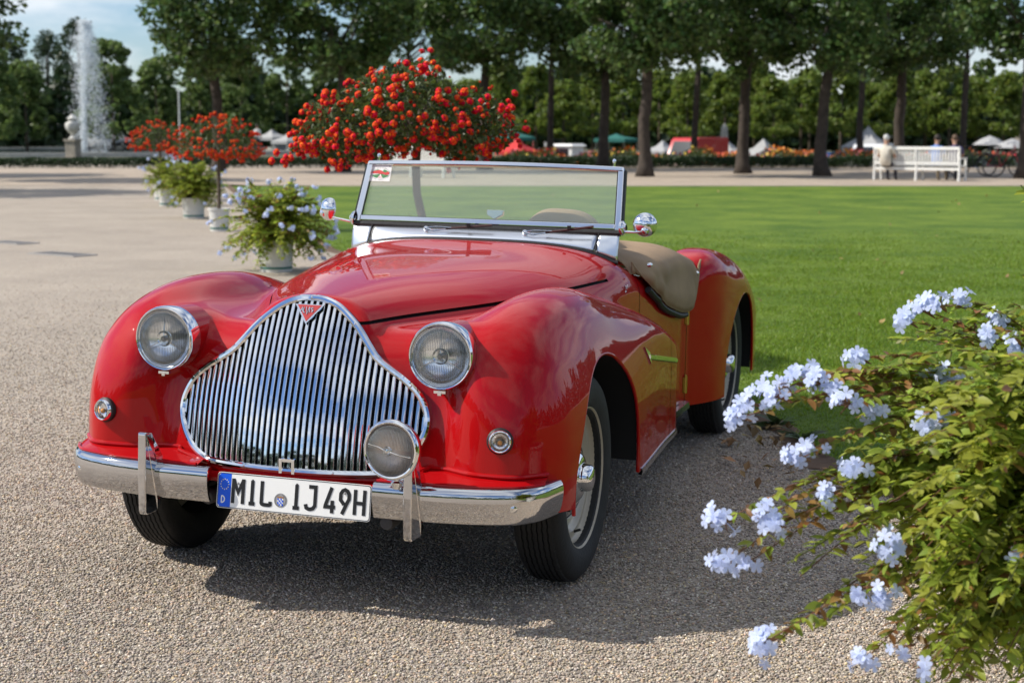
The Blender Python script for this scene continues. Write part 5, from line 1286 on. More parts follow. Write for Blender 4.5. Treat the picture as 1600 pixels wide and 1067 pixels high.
LFM = []
for m_ in (PLL, PLL, PLL2):
    V_, F_ = leaf_shape(1, .46, .22, .25); LFM.append(mesh('leaf', V_, F_, m_))
def bez(a, b_, c, t): return a*(1-t)**2+b_*2*t*(1-t)+c*t*t
def plumbago(root_loc, clusters, sprigs, rad, label, detailed, group=None, nleaf=14, pot=None, base_h=.42, flw=10, lscale=1.0):
    "clusters and sprigs are tip points in plant space"
    t = empty('plumbago_plant', root_loc); tag(t, label, 'potted plant', group)
    st = MB(); LV, LF, LM = [], [], []; cand = []
    base = Vector((0, 0, base_h))
    for q, tip in enumerate(clusters+sprigs):
        tip = Vector(tip); b0 = base+Vector((random.uniform(-.10, .10), random.uniform(-.10, .10), 0)); mid = b0.lerp(tip, .5)+Vector((0, 0, .16+.22*(tip-b0).length*random.uniform(.3, 1)))
        n = 9; P = [bez(b0, mid, tip, i/(n-1)) for i in range(n)]; iscl = q < len(clusters)
        st.mat = 1 if (iscl or random.random() < .3) else 0
        st.tube(P, [.0034*(1-.6*i/(n-1)) for i in range(n)], 5, caps=False)
        ln = (tip-b0).length; k = max(6, int(nleaf*ln/.5))
        for i in range(k):
            tt = .22+.76*(i+random.random()*.6)/k; p = bez(b0, mid, tip, tt); d = (bez(b0, mid, tip, min(tt+.05, 1.02))-p).normalized()
            for rep in range(2 if i % 3 else 3):
                a = random.uniform(0, 2*PI); o = Vector((math.cos(a), math.sin(a), random.uniform(-.35, .45))); dd = (d*.45+o).normalized()
                L_ = lscale*random.uniform(.026, .058)*(1-.4*max(tt-.6, 0)/.4); M = leaf_orient(p, dd) @ Matrix.Scale(L_, 4)
                cand.append((M, 2 if (iscl and tt > .75 and random.random() < .35) or random.random() < .045 else 0, p))
    # nearest leaves become parts of their own, the rest one mass of leaves
    if detailed:
        cw = Vector(CAM)-t.location; cand.sort(key=lambda c: (c[2]-cw).length); own = cand[:290:1]; rest_ = cand[290:]
        for M, mi, p in own: o = link('leaf', LFM[mi], t); o.matrix_local = M
    else: rest_ = cand
    V0, F0 = leaf_shape(1, .46, .22, .25); V0 = np.array(V0); F0 = np.array(F0)
    for mi, nm, mt in ((0, 'foliage', PLL), (2, 'bronze_foliage', PLL2)):
        R_ = [c for c in rest_ if c[1] == mi]
        if not R_: continue
        A = np.array([c[0] for c in R_]); VV = np.einsum('nij,kj->nki', A[:, :3, :3], V0)+A[:, None, :3, 3]; FF = (F0[None]+(np.arange(len(R_))*len(V0))[:, None, None]).reshape(-1, 4)
        o = link(nm, rawmesh(nm, VV.reshape(-1, 3), FF, mt, True), t); tag(o, kind='stuff')
    st.obj('stems', [STEM, STEMR], t)
    if pot:
        po = empty('x')
        bpy.data.objects.remove(po)
        r1, r0, h = pot
        b = MB(); b.lathe([(.001, 0), (r0, 0), (r0+(r1-r0)*.93, h*.93), (r1+.012, h*.93), (r1+.012, h), (r1-.012, h), (r1-.02, h-.03), (.001, h-.03)], 32); o = b.obj('pot', POT, t)
        b = MB(); b.lathe([(r0+(r1-r0)*.10+.003, h*.10), (r0+(r1-r0)*.17+.004, h*.17)], 32); b.obj('green_band', POTG, o)
        b = MB(); b.lathe([(r1-.02, h-.028), (.001, h-.02)], 24); b.obj('potting_soil', SOIL, t)
    nfl = 0
    for q, tip in enumerate(clusters):
        tip = Vector(tip); mid = base.lerp(tip, .5)+Vector((0, 0, .2)); ax = ((tip-mid).normalized()+Vector((0, 0, .35))).normalized(); toc = (Vector(CAM)-t.location-tip).normalized()
        b = MB(); nb = 7
        for i in range(nb):
            d = (ax+Vector((random.gauss(0, .5), random.gauss(0, .5), random.gauss(0, .4)))).normalized(); b.tube([tip-ax*.03, tip+d*.006, tip+d*.028], [.0018, .0024, .0010], 5)
        b.obj('calyx', CALYX, t)
        if detailed:
            k = random.choice((6, 7, 8, 9)) if nfl < 290 else 3
            cl = empty('flower_cluster', tip, 0, t)
            for i in range(k):
                d = (ax*.55+toc*.55+Vector((random.gauss(0, .55), random.gauss(0, .55), random.gauss(0, .5)))).normalized(); o = link('flower', FLW[random.randrange(5)], cl); o.matrix_local = orient(d*random.uniform(.022, .046), (d+toc*.3).normalized(), random.uniform(0, 6), random.uniform(.9, 1.15)); nfl += 1
        else:
            b = MB()
            for i in range(flw):
                d = (ax*.5+toc*.5+Vector((random.gauss(0, .6), random.gauss(0, .6), random.gauss(0, .5)))).normalized(); M = orient(tip+d*random.uniform(.02, .045), d, random.uniform(0, 6))
                pts = [(0, 0, 0)]+[(.0165*(1 if j % 2 == 0 else .72)*math.cos(j*PI/5), .0165*(1 if j % 2 == 0 else .72)*math.sin(j*PI/5), 0) for j in range(10)]
                b.add([(x*1.1, y*1.1, z) for x, y, z in pts], [(0, j+1, (j+1) % 10+1) for j in range(10)], M)
            b.obj('flower_cluster', PETAL, t, smooth=False)
    return t
def P3(px, py, dep):
    "the point dep metres ahead that the photograph shows at px,py"
    dd = np.array(_d)+np.array(_r)*(px-800)/FPX+np.array(_u)*(533.5-py)/FPX; h = math.hypot(*(dd[:2])); c = (dd[:2]@fv); t = dep/c; return Vector(CAM+t*dd)
bb = W(1.62, 4.0)
cl_px = [(1158, 652, 3.55), (1180, 632, 3.6), (1205, 612, 3.6), (1243, 598, 3.65), (1262, 586, 3.7), (1302, 618, 3.6), (1325, 632, 3.55), (1368, 640, 3.6), (1447, 486, 3.85), (1470, 478, 3.8), (1555, 522, 3.7), (1590, 540, 3.65), (1572, 505, 3.8), (1455, 590, 3.75), (1485, 588, 3.7), (1452, 666, 3.55), (1478, 655, 3.6), (1532, 612, 3.65), (1285, 600, 3.6), (1222, 622, 3.55), (1420, 502, 3.8), (1345, 560, 3.7), (1505, 470, 3.85), (1250, 716, 3.5), (1275, 702, 3.55), (1300, 770, 3.45), (1338, 732, 3.5), (1392, 858, 3.35), (1410, 846, 3.4), (1132, 812, 3.4), (1195, 808, 3.4), (1212, 822, 3.4), (1132, 878, 3.35), (1172, 876, 3.4), (1200, 1000, 3.25), (1204, 1012, 3.3), (1352, 918, 3.3), (1388, 930, 3.3), (1352, 1030, 3.25), (1592, 852, 3.3), (1418, 1010, 3.25), (1448, 1042, 3.2)]
CLp = [P3(*c)-bb for c in cl_px]
spr = []
for i in range(240):
    u = Vector((random.gauss(0, 1), random.gauss(0, 1), random.gauss(0, 1))).normalized(); rr = random.uniform(.45, 1)**.5
    spr.append(W(1.33, 3.75)-bb+Vector((u.x*.60*rr, u.y*.55*rr, .68+u.z*.44*rr)))
for px, py, dp in ((1390, 530, 3.7), (1420, 560, 3.6), (1360, 580, 3.6), (1400, 620, 3.5), (1380, 700, 3.45), (1340, 680, 3.5), (1440, 720, 3.45), (1230, 760, 3.45), (1260, 800, 3.4), (1310, 840, 3.35), (1250, 900, 3.35), (1300, 960, 3.3), (1270, 985, 3.3), (1340, 880, 3.35), (1290, 740, 3.5), (1320, 760, 3.45), (1510, 560, 3.7), (1545, 640, 3.6), (1230, 880, 3.35), (1595, 290, 3.8), (1598, 430, 3.8), (1535, 480, 3.75), (1400, 780, 3.4), (1430, 900, 3.3), (1480, 960, 3.25), (1500, 1040, 3.2), (1390, 985, 3.25), (1330, 800, 3.4), (1380, 930, 3.3)): spr.append(P3(px, py, dp)-bb)
for i in range(120):
    yy = random.uniform(540, 1090); spr.append(P3(random.uniform(1400+.25*abs(yy-800), 1650), yy, random.uniform(3.1, 3.7))-bb)
for i in range(90): spr.append(P3(random.uniform(1400, 1650), random.uniform(880, 1110), random.uniform(3.15, 3.65))-bb)
plumbago(bb, CLp, spr, .6, 'large pale blue plumbago bush leaning in from the right edge before the car', True, None, 22, (.26, .19, .36), lscale=1.08)

def rand_dome(n, rx, rz, cz, flat=.55):
    out = []
    for i in range(n):
        a = random.uniform(0, 2*PI); e = random.uniform(-.75, 1.3); rr = random.uniform(.75, 1)
        out.append(Vector((rx*rr*math.cos(e)*math.cos(a), rx*rr*math.cos(e)*math.sin(a), cz+rz*rr*math.sin(e))))
    return out
g_ = gpt(432, 424); plumbago((g_[0], g_[1], 0), rand_dome(64, .74, .55, .46), rand_dome(130, .68, .54, .40), .7, 'loose pale blue plumbago in a white pot, nearest beyond the left wing', False, 'potted plumbagos along the lawn edge', 17, (.185, .165, .33), .33, lscale=1.5)
g_ = gpt(303, 341); plumbago((g_[0], g_[1], 0), rand_dome(14, .66, .50, .50), rand_dome(200, .60, .56, .44), .6, 'bushy green plumbago with few flowers in a white pot, second from the car', False, 'potted plumbagos along the lawn edge', 16, (.19, .17, .34), .34, lscale=1.35)
g_ = gpt(262, 322); plumbago((g_[0], g_[1], 0), rand_dome(22, .62, .45, .55), rand_dome(120, .55, .45, .45), .6, 'farthest potted plumbago, its pale flowers showing left of the bushy one', False, 'potted plumbagos along the lawn edge', 14, (.17, .15, .34), .34, lscale=1.35)

# lantana standards: a clipped head on a bare stem
def head_mesh(seed, R=.027):
    r_ = random.Random(seed); b = MB(); n = 17
    for i in range(n):
        ph = math.acos(1-1.05*(i+.5)/n); a = i*2.399; d = Vector((math.sin(ph)*math.cos(a), math.sin(ph)*math.sin(a), math.cos(ph))); M = orient(d*R*.85, d, r_.uniform(0, 6)); b.mat = 1 if i < 2+seed % 3*2 else 0; q = R*.40
        b.add([(q*math.cos(j*2*PI/6)*(1 if j % 2 else .8), q*math.sin(j*2*PI/6)*(1 if j % 2 else .8), .004*(j % 2)) for j in range(6)], [tuple(range(6))], M)
    b.mat = 0; b.ball((0, 0, 0), R*.7, 6, 4)
    return b.me('flower_head', [LRED, LORA], True, 40)
HM = [head_mesh(i) for i in range(4)]
def lantana(loc, stem, crown_fn, nleaf, nhead, label, parts=True, group=None, leafs=.042, hs=1., pot=None):
    t = empty('lantana_standard', loc); tag(t, label, 'flowering shrub', group)
    b = MB(); b.tube(stem, [.030, .027, .026, .026, .028][:len(stem)], 10)
    tips = [crown_fn(random.uniform(.5, .95)) for i in range(46)]
    for p in tips:
        s = Vector(stem[-1]); b.tube([s, s.lerp(p, .5)+Vector((0, 0, -.03)), p], [.012, .008, .003], 5)
    b.obj('stem', BARK2, t)
    C = np.array([crown_fn(random.uniform(.35, 1.0)**.6) for i in range(nleaf)]); V, F = leaf_quads(C, leafs, .4, asp=.55); o = link('foliage', rawmesh('foliage', V, F, LANL), t); tag(o, kind='stuff')
    toc = (Vector(CAM)-t.location).normalized(); k = 0; cc = Vector(stem[-1])+Vector((0, 0, .1)); mb = MB()
    while k < nhead:
        p = crown_fn(random.uniform(.88, 1.10)); d = (p-cc).normalized()
        if d.dot(toc) < -.1 and random.random() < .9: continue
        dd = (d+Vector((0, 0, .5))+toc*.35).normalized()
        for j in range(random.choice((1, 1, 1, 2, 2, 3))):
            if k >= nhead: break
            pp = p+Vector((random.gauss(0, .03), random.gauss(0, .03), random.gauss(0, .022)))*(0 if j == 0 else 1.3); M = orient(pp, (dd+Vector((random.gauss(0, .3), random.gauss(0, .3), 0))).normalized(), random.uniform(0, 6), hs*random.uniform(.75, 1.2))
            if parts: o = link('flower_head', HM[random.randrange(4)], t); o.matrix_local = M
            else:
                me = HM[random.randrange(4)]; mb.mat = 0; o_ = len(mb.v); mb.v += [tuple(M @ v.co) for v in me.vertices]
                for pl_ in me.polygons: mb.f.append(tuple(i+o_ for i in pl_.vertices)); mb.m.append(pl_.material_index)
            k += 1
    if parts:
        for q_ in range(420):
            p = crown_fn(random.uniform(.70, 1.08)); d = (p-cc).normalized(); M = orient(p, (d+Vector((0, 0, .4))+toc*.4).normalized(), random.uniform(0, 6), hs*random.uniform(.35, .7)); me = HM[random.randrange(4)]; o_ = len(mb.v); mb.v += [tuple(M @ v.co) for v in me.vertices]
            for pl_ in me.polygons: mb.f.append(tuple(i+o_ for i in pl_.vertices)); mb.m.append(pl_.material_index)
        o = mb.obj('small_flower_heads', [LRED, LORA], t, smooth=False); tag(o, kind='stuff')
    else: o = mb.obj('flower_heads', [LRED, LORA], t, smooth=False); tag(o, kind='stuff')
    if pot:
        r1, r0, h = pot; b = MB(); b.lathe([(.001, 0), (r0, 0), (r0+(r1-r0)*.93, h*.93), (r1+.012, h*.93), (r1+.012, h), (r1-.012, h), (r1-.02, h-.03), (.001, h-.03)], 32); o = b.obj('pot', POT, t)
        b = MB(); b.lathe([(r0+(r1-r0)*.10+.003, h*.10), (r0+(r1-r0)*.17+.004, h*.17)], 32); b.obj('green_band', POTG, o)
    return t
L1 = W(latpx(664, 10.3), 10.3)
f3 = Vector((fv[0], fv[1], 0)); r3 = Vector((rv[0], rv[1], 0))
def crown1(q):
    while True:
        u = Vector((random.gauss(0, 1), random.gauss(0, 1), random.gauss(0, 1))).normalized(); x = u.x*.72*q; y = u.y*.60*q; z = u.z*q
        zt_ = .36*z if z > 0 else .20*z
        drop = -.20*(max(-x-.25, 0)/.5)**1.3-.10*max(x-.3, 0)**1.0
        lump = .05*math.sin(x*9+1)+.03*math.sin(x*17+y*7)
        return r3*(x-.12)+f3*y+Vector((0, 0, 1.50+zt_+drop+lump*q))
lantana(L1, [(0, 0, .3), tuple(r3*.02+Vector((0, 0, .75))), tuple(-r3*.05+Vector((0, 0, 1.08))), tuple(-r3*.055+Vector((0, 0, 1.26))), tuple(-r3*.04+Vector((0, 0, 1.42)))], crown1, 6500, 298, 'big red and orange lantana standard with a bare curved stem behind the windscreen', True, None, .046, .82, (.22, .19, .38))
def crown_at(R, rz, cz):
    def f(q):
        u = Vector((random.gauss(0, 1), random.gauss(0, 1), random.gauss(0, 1))).normalized(); return Vector((u.x*R*q, u.y*R*q, cz+rz*q*(u.z if u.z > 0 else u.z*.6)-.12*(u.x**2+u.y**2)))
    return f
g_ = gpt(343, 361); lantana((g_[0], g_[1], 0), [(0, 0, .3), (.01, 0, .7), (0, .01, 1.0), (.0, 0, 1.15)], crown_at(.66, .38, 1.30), 3000, 300, 'smaller red lantana standard on a thin stem above the bushy plumbago', False, 'red lantanas farther along the lawn edge', .045, .85, (.15, .13, .33))
g_ = gpt(252, 313); lantana((g_[0], g_[1], 0), [(0, 0, .3), (.01, 0, .7), (0, .01, 1.0), (.0, 0, 1.2)], crown_at(.62, .36, 1.28), 2400, 240, 'farthest red lantana standard, half hidden to the left of the smaller one', False, 'red lantanas farther along the lawn edge', .048, .9, (.15, .13, .33))

# weeds at the lawn edge by the rear wheel
WEED = leafmat('weed_leaf', (.05, .085, .03), island=.4, tr=.3)
for px, py, s_, lab in ((1215, 668, 1.0, 'low green weed with narrow leaves at the gravel edge under the blue flowers'), (1252, 690, .8, 'smaller weed at the gravel edge to the right of the narrow leaved one')):
    p = gpt(px, py); t = empty('weed', (p[0], p[1], 0)); tag(t, lab, 'weed'); V0, F0 = leaf_shape(1, .22, .2, .35); 
    for i in range(15):
        a = random.uniform(0, 2*PI); d = Vector((math.cos(a), math.sin(a), random.uniform(.25, 1.3))); M = leaf_orient(Vector((0, 0, .01)), d) @ Matrix.Scale(random.uniform(.09, .18)*s_, 4); o = link('leaf', mesh('leaf', V0, F0, WEED), t); o.matrix_local = M

# ------------------------------------------------------------------ benches
def bench(loc, rz, label):
    t = empty('park_bench', loc, rz); tag(t, label, 'bench', 'white benches along the cross path')
    Lh = 1.27
    for x in (-Lh, 0, Lh):
        b = MB(); b.tube([(x, -.30, .0), (x, -.26, .42), (x, -.31, .95)], .034, 6); b.obj('leg', WHITE, t); b = MB(); b.tube([(x, .22, 0), (x, .20, .42)], .034, 6); b.obj('leg', WHITE, t)
    for x in (-Lh, Lh):
        b = MB(); b.box((x, -.04, .64), (.06, .56, .04)); b.box((x, .19, .53), (.05, .05, .20)); b.obj('armrest', WHITE, t, smooth=False)
    for z, h in ((.925, .085), (.50, .07)):
        y = -.26-(z-.42)*.1; b = MB(); b.box((0, y, z), (2*Lh, .045, h)); b.obj('back_rail', WHITE, t, smooth=False)
    me = None
    for i in range(29):
        x = -Lh+.06+i*(2*Lh-.12)/28
        if me is None:
            b = MB(); b.box((0, -.285, .71), (.042, .022, .36)); me = b.me('back_slat', WHITE, False)
        link('back_slat', me, t, (x, 0, 0))
    me = None
    for i in range(5):
        if me is None: b = MB(); b.box((0, 0, .43), (2*Lh, .085, .03)); me = b.me('seat_slat', WHITE, False)
        link('seat_slat', me, t, (0, -.21+i*.105, 0))
    b = MB(); b.box((0, -.27, .34), (2*Lh, .03, .07)); b.obj('seat_rail', WHITE, t, smooth=False)
    return t
brz = -YAW*-1
bl = W(latpx(1434, 46.8), 46.8); bench((bl.x, bl.y, .006), brz, 'white slatted bench at the right with people sitting on it')
b2l = W(latpx(652, 50), 50); bench((b2l.x, b2l.y, .006), brz, 'white slatted bench mostly hidden behind the big red lantana')

# ------------------------------------------------------------------ people
SKIN = M_('skin', (.42, .24, .16), .6)
def person(loc, rz, pts, label, shirt, trousers, hair, seat=False, group=None):
    "one continuous skinned body; faces coloured by height and limb"
    t = empty('person', loc, rz); tag(t, label, 'person', group)
    if seat:   # sitting, facing +y
        J = {'pel': (0, 0, .50, .15), 'bel': (0, -.03, .68, .145), 'che': (0, -.02, .88, .155), 'nk0': (0, 0, 1.03, .075), 'nk': (0, .02, 1.09, .055), 'hd': (0, .04, 1.17, .088), 'hd2': (0, .045, 1.27, .075)}
        for s_, q in ((1, 'r'), (-1, 'l')):
            J['sh'+q] = (s_*.19, -.02, .98, .062); J['el'+q] = (s_*.25, .08, .74, .045); J['wr'+q] = (s_*.16, .30, .66, .032); J['ha'+q] = (s_*.13, .37, .64, .030)
            J['hp'+q] = (s_*.10, .06, .50, .095); J['kn'+q] = (s_*.12, .46, .50, .065); J['an'+q] = (s_*.12, .48, .09, .042); J['to'+q] = (s_*.12, .62, .045, .035)
        hz, wz = 1.05, .56
    else:
        J = {'pel': (0, 0, .92, .13), 'bel': (0, 0, 1.08, .125), 'che': (0, 0, 1.28, .15), 'nk0': (0, 0, 1.44, .07), 'nk': (0, .01, 1.50, .052), 'hd': (0, .025, 1.58, .085), 'hd2': (0, .03, 1.67, .072)}
        for s_, q in ((1, 'r'), (-1, 'l')):
            J['sh'+q] = (s_*.18, 0, 1.40, .06); J['el'+q] = (s_*.24, -.02, 1.13, .044); J['wr'+q] = (s_*.24, .06, .90, .032); J['ha'+q] = (s_*.235, .08, .82, .03)
            J['hp'+q] = (s_*.09, 0, .86, .09); J['kn'+q] = (s_*.10, .02, .48, .06); J['an'+q] = (s_*.10, -.01, .09, .042); J['to'+q] = (s_*.11, .12, .045, .035)
        hz, wz = 1.46, .93
    E = [('pel', 'bel'), ('bel', 'che'), ('che', 'nk0'), ('nk0', 'nk'), ('nk', 'hd'), ('hd', 'hd2')]
    for q in 'rl': E += [('che', 'sh'+q), ('sh'+q, 'el'+q), ('el'+q, 'wr'+q), ('wr'+q, 'ha'+q), ('pel', 'hp'+q), ('hp'+q, 'kn'+q), ('kn'+q, 'an'+q), ('an'+q, 'to'+q)]
    ks = list(J); me = bpy.data.meshes.new('body'); me.from_pydata([J[k][:3] for k in ks], [(ks.index(a), ks.index(b_)) for a, b_ in E], [])
    o = bpy.data.objects.new('body', me); COL.objects.link(o); md = o.modifiers.new('s', 'SKIN'); md.use_smooth_shade = True
    for i, k in enumerate(ks): me.skin_vertices[0].data[i].radius = (J[k][3], J[k][3]*(.8 if k in ('che', 'bel') else 1))
    me.skin_vertices[0].data[0].use_root = True
    md2 = o.modifiers.new('u', 'SUBSURF'); md2.levels = 1; md2.render_levels = 1
    dg = bpy.context.evaluated_depsgraph_get(); nm = bpy.data.meshes.new_from_object(o.evaluated_get(dg)); bpy.data.objects.remove(o)
    nm.materials.clear()
    for m_ in (SKIN, shirt, trousers, RUBBER): nm.materials.append(m_)
    for p in nm.polygons:
        c = p.center; z = c.z; k = 1
        if z > hz: k = 0
        elif (z < .08): k = 3
        elif seat and z < .60 and c.y > .02 and abs(c.x) < .22 or (not seat and z < wz and abs(c.x) < .19) or z < .45: k = 2
        elif abs(c.x) > .2 and (z < .80 if seat else z < 1.15): k = 0
        elif seat and c.y > .22: k = 0
        p.material_index = k; p.use_smooth = True
    link('body', nm, t)
    hx = J['hd2']; b = MB(); b.ball((0, hx[1]-.022, hx[2]-.005), .094, 14, 10, sq=(.92, 1.0, 1.0)); h_ = b.obj('hair', hair, t)
    # face
    b = MB(); hd = J['hd']; fy = hd[1]+.085
    b.ball((0, fy+.008, hd[2]+.02), .016, 8, 6, sq=(.8, 1.2, 1.4)); 
    for s_ in (1, -1): b.ball((s_*.088, hd[1], hd[2]+.03), .022, 8, 6, sq=(.5, .8, 1.2))
    o = b.obj('nose_and_ears', SKIN, t); o['kind'] = 'stuff'
    b = MB()
    for s_ in (1, -1): b.ball((s_*.032, fy-.006, hd[2]+.045), .011, 8, 6)
    b.obj('eyes', PBLACK, t); b = MB(); b.ball((0, fy-.004, hd[2]-.025), .02, 8, 5, sq=(1, .5, .3)); b.obj('mouth', M_('lips', (.35, .1, .08), .6), t)
    return t
def cl(name, c): return M_(name, c, .85, var=.12)
WSH = cl('white_shirt', (.62, .62, .60)); BSH = cl('blue_shirt', (.10, .24, .62)); CSH = cl('cream_top', (.60, .56, .48)); PSH = cl('purple_top', (.09, .07, .16)); DTR = cl('dark_trousers', (.03, .03, .045)); KTR = cl('khaki_trousers', (.22, .18, .12))
GHR = M_('grey_hair', (.58, .58, .57), .8); DHR = M_('dark_hair', (.03, .02, .015), .6); BHR = M_('brown_hair', (.12, .07, .04), .6)
def on_bench(px): q = W(latpx(px, 46.95), 46.95); return (q.x, q.y, -.035)
person(on_bench(1380), brz, None, 'white haired woman in a cream top on the left end of the bench', CSH, DTR, GHR, True)
person(on_bench(1459), brz, None, 'man in a bright blue shirt on the right half of the bench', BSH, KTR, DHR, True)
person(on_bench(1487), brz+.5, None, 'person in a dark purple top at the right end of the bench', PSH, DTR, BHR, True)
LOW = -1.25
def low(px, dep, z=LOW): q = W(latpx(px, dep), dep); return (q.x, q.y, z)
person(low(843, 84, LOW+.0), 2.2, None, 'person in a white shirt beyond the flower bed, right of the banner', WSH, DTR, DHR)
person(low(957, 86), 1.0, None, 'person in dark clothes standing beyond the bed, left of the knobbly trunk', PSH, DTR, DHR)
person(low(985, 88), -1.0, None, 'person in a pale top standing just left of the knobbly trunk', CSH, KTR, BHR)
person(low(911, 90), 2.4, None, 'person in khaki trousers standing beyond the bed by the green kiosk', WSH, KTR, BHR)
q = W(latpx(405, 96), 96); person((q.x, q.y, 0), 0, None, 'person in a white shirt at the left beside the grey tents', WSH, DTR, DHR)

# ------------------------------------------------------------------ vehicles, tents and stalls beyond the flower bed
RVAN = M_('red_van_paint', (.55, .02, .02), .3, 0, .6); DGL = M_('dark_glass', (.02, .025, .03), .08); CWH = M_('white_tent_cloth', (.36, .36, .36), .8, var=.08); CGR = M_('grey_tent_cloth', (.36, .36, .35), .8, var=.1); TEAL = M_('teal_cloth', (.015, .13, .11), .8); RCL = M_('red_cloth', (.60, .03, .03), .8, var=.1); LMP = M_('lamp_white', (.8, .8, .78), .2)
def vehicle(loc, rz, label, paint, prof, wd, cat, wheels_x, win):
    "prof is the side outline (x along the vehicle, z); front at +x"
    t = empty('van' if cat == 'van' else 'parked_car', loc, rz); tag(t, label, cat)
    b = MB(); n = len(prof); V_ = []
    for y, k in ((-wd/2, .93), (-wd/2*.97-.02, 1.0), (wd/2*.97+.02, 1.0), (wd/2, .93)):
        for x, z in prof: V_.append((x*k if k < 1 else x, y, .3+(z-.3)*(k*.5+.5)))
    F_ = [tuple(range(n)), tuple(3*n+i for i in reversed(range(n)))]+[(r*n+i, (r+1)*n+i, (r+1)*n+(i+1) % n, r*n+(i+1) % n) for r in range(3) for i in range(n)]
    b.add(V_, F_); b.obj('body', paint, t, ang=30)
    for x in wheels_x:
        for y in (-wd/2+.06, wd/2-.06):
            b = MB(); M = Matrix.Translation((x, y, .31)) @ Matrix.Rotation(PI/2, 4, 'X'); b.lathe([(.17, -.09), (.29, -.10), (.31, -.07), (.31, .07), (.29, .10), (.17, .09)], 20, M=M); w_ = b.obj('wheel', RUBBER, t); b = MB(); b.lathe([(.001, .085), (.17, .075), (.17, -.075), (.001, -.085)], 16, M=M); b.obj('rim', CHROME2, w_)
    for kind_, a, c in win:
        if kind_ == 'front':
            (x0, z0), (x1, z1) = a, c; b = MB(); o = .012; b.add([(x0+o, -wd*.42, z0), (x0+o, wd*.42, z0), (x1+o, wd*.38, z1), (x1+o, -wd*.38, z1)], [(0, 1, 2, 3)]); b.obj('windscreen', DGL, t, smooth=False)
        else:
            for y in (-wd/2-.006, wd/2+.006):
                b = MB(); b.add([(a[0], y, a[1]), (c[0], y, a[1]), (c[0]-.12, y*.985, c[1]), (a[0]+.05, y*.985, c[1])], [(0, 1, 2, 3)]); b.obj('side_window', DGL, t, smooth=False)
    fx = max(p[0] for p in prof)
    for y in (-wd*.36, wd*.36):
        b = MB(); b.ball((fx-.04, y, .68), .10, 10, 6, sq=(.5, 1.1, .8)); b.obj('headlight', LMP, t)
    b = MB(); b.box((fx-.01, 0, .42), (.10, wd*.96, .14)); b.obj('bumper', RUBBER, t, smooth=False)
    return t
vprof = [(-2.3, .32), (2.35, .32), (2.4, .75), (2.25, .98), (1.55, 1.12), (1.0, 2.02), (.8, 2.15), (-2.2, 2.18), (-2.35, 2.0), (-2.36, .5)]
cprof = [(-1.95, .32), (1.95, .32), (2.0, .62), (1.85, .82), (.95, .92), (.35, 1.38), (-.75, 1.42), (-1.55, .98), (-1.95, .92), (-2.0, .6)]
fr = -PI/2-YAW*-1
vehicle(low(1082, 80, -1.05), fr-.15, 'red panel van beyond the flower bed, between the knobbly and the slim trunk', RVAN, [(x*.75, z*.97) for x, z in vprof], 1.6, 'van', (1.1, -1.05), [('front', (1.165, 1.105), (.775, 1.92)), ('side', (.15, 1.16), (.9, 1.84))])
vehicle(low(1234, 90), fr+.9, 'dark parked car left of the thick leaning trunk', M_('dark_car_paint', (.02, .022, .03), .25, 0, .8), cprof, 1.7, 'car', (1.2, -1.2), [('front', (.95, .94), (.37, 1.36)), ('side', (-1.2, .95), (.75, 1.32))])
vehicle(low(1314, 92), fr+1.2, 'blue parked car just right of the thick leaning trunk', M_('blue_car_paint', (.03, .07, .20), .25, 0, .8), cprof, 1.7, 'car', (1.2, -1.2), [('front', (.95, .94), (.37, 1.36)), ('side', (-1.2, .95), (.75, 1.32))])
vehicle(low(1361, 90), fr, 'white van facing the viewer behind the left end of the bench', M_('white_car_paint', (.7, .7, .7), .3, 0, .6), [(x*.8, z*.88) for x, z in vprof], 1.7, 'van', (1.2, -1.1), [('front', (1.24, 1.0), (.83, 1.74)), ('side', (.2, 1.05), (.95, 1.66))])
q = W(latpx(172, 112), 112); vehicle((q.x, q.y, 0), fr+1.4, 'silver parked car far left behind the fountain basin', M_('silver_car_paint', (.30, .31, .32), .3, 0, .6), cprof, 1.7, 'car', (1.2, -1.2), [('front', (.95, .94), (.37, 1.36)), ('side', (-1.2, .95), (.75, 1.32))])
def tent(loc, rz, wx, wy, h0, h1, cloth, label, cat='tent', walls=True):
    t = empty('tent', loc, rz); tag(t, label, cat)
    b = MB(); x, y = wx/2, wy/2; b.add([(-x-.1, -y-.1, h0), (x+.1, -y-.1, h0), (x+.1, y+.1, h0), (-x-.1, y+.1, h0), (0, 0, h1), (-x-.1, -y-.1, h0-.18), (x+.1, -y-.1, h0-.18), (x+.1, y+.1, h0-.18), (-x-.1, y+.1, h0-.18), (-x*.4, -y*.4, h0+(h1-h0)*.45), (x*.4, -y*.4, h0+(h1-h0)*.45), (x*.4, y*.4, h0+(h1-h0)*.45), (-x*.4, y*.4, h0+(h1-h0)*.45)],
        [(0, 1, 10, 9), (1, 2, 11, 10), (2, 3, 12, 11), (3, 0, 9, 12), (9, 10, 4), (10, 11, 4), (11, 12, 4), (12, 9, 4), (5, 6, 1, 0), (6, 7, 2, 1), (7, 8, 3, 2), (8, 5, 0, 3)]); b.obj('canopy', cloth, t, smooth=False)
    for sx in (-x, x):
        for sy in (-y, y): b = MB(); b.tube([(sx, sy, 0), (sx, sy, h0)], .03, 6); b.obj('pole', CHROME2, t)
    if walls: b = MB(); b.box((0, y-.02, h0/2-.05), (wx-.08, .03, h0-.3)); b.obj('back_wall', cloth, t, smooth=False)
    return t
tent(low(808, 86), brz+.1, 1.5, 1.5, 1.55, 2.3, RCL, 'red pavilion tent beyond the flower bed right of the big lantana')
tent(low(797, 92), brz, 2.2, 1.4, 2.25, 2.75, TEAL, 'teal awning above and behind the red tent', 'awning', False)
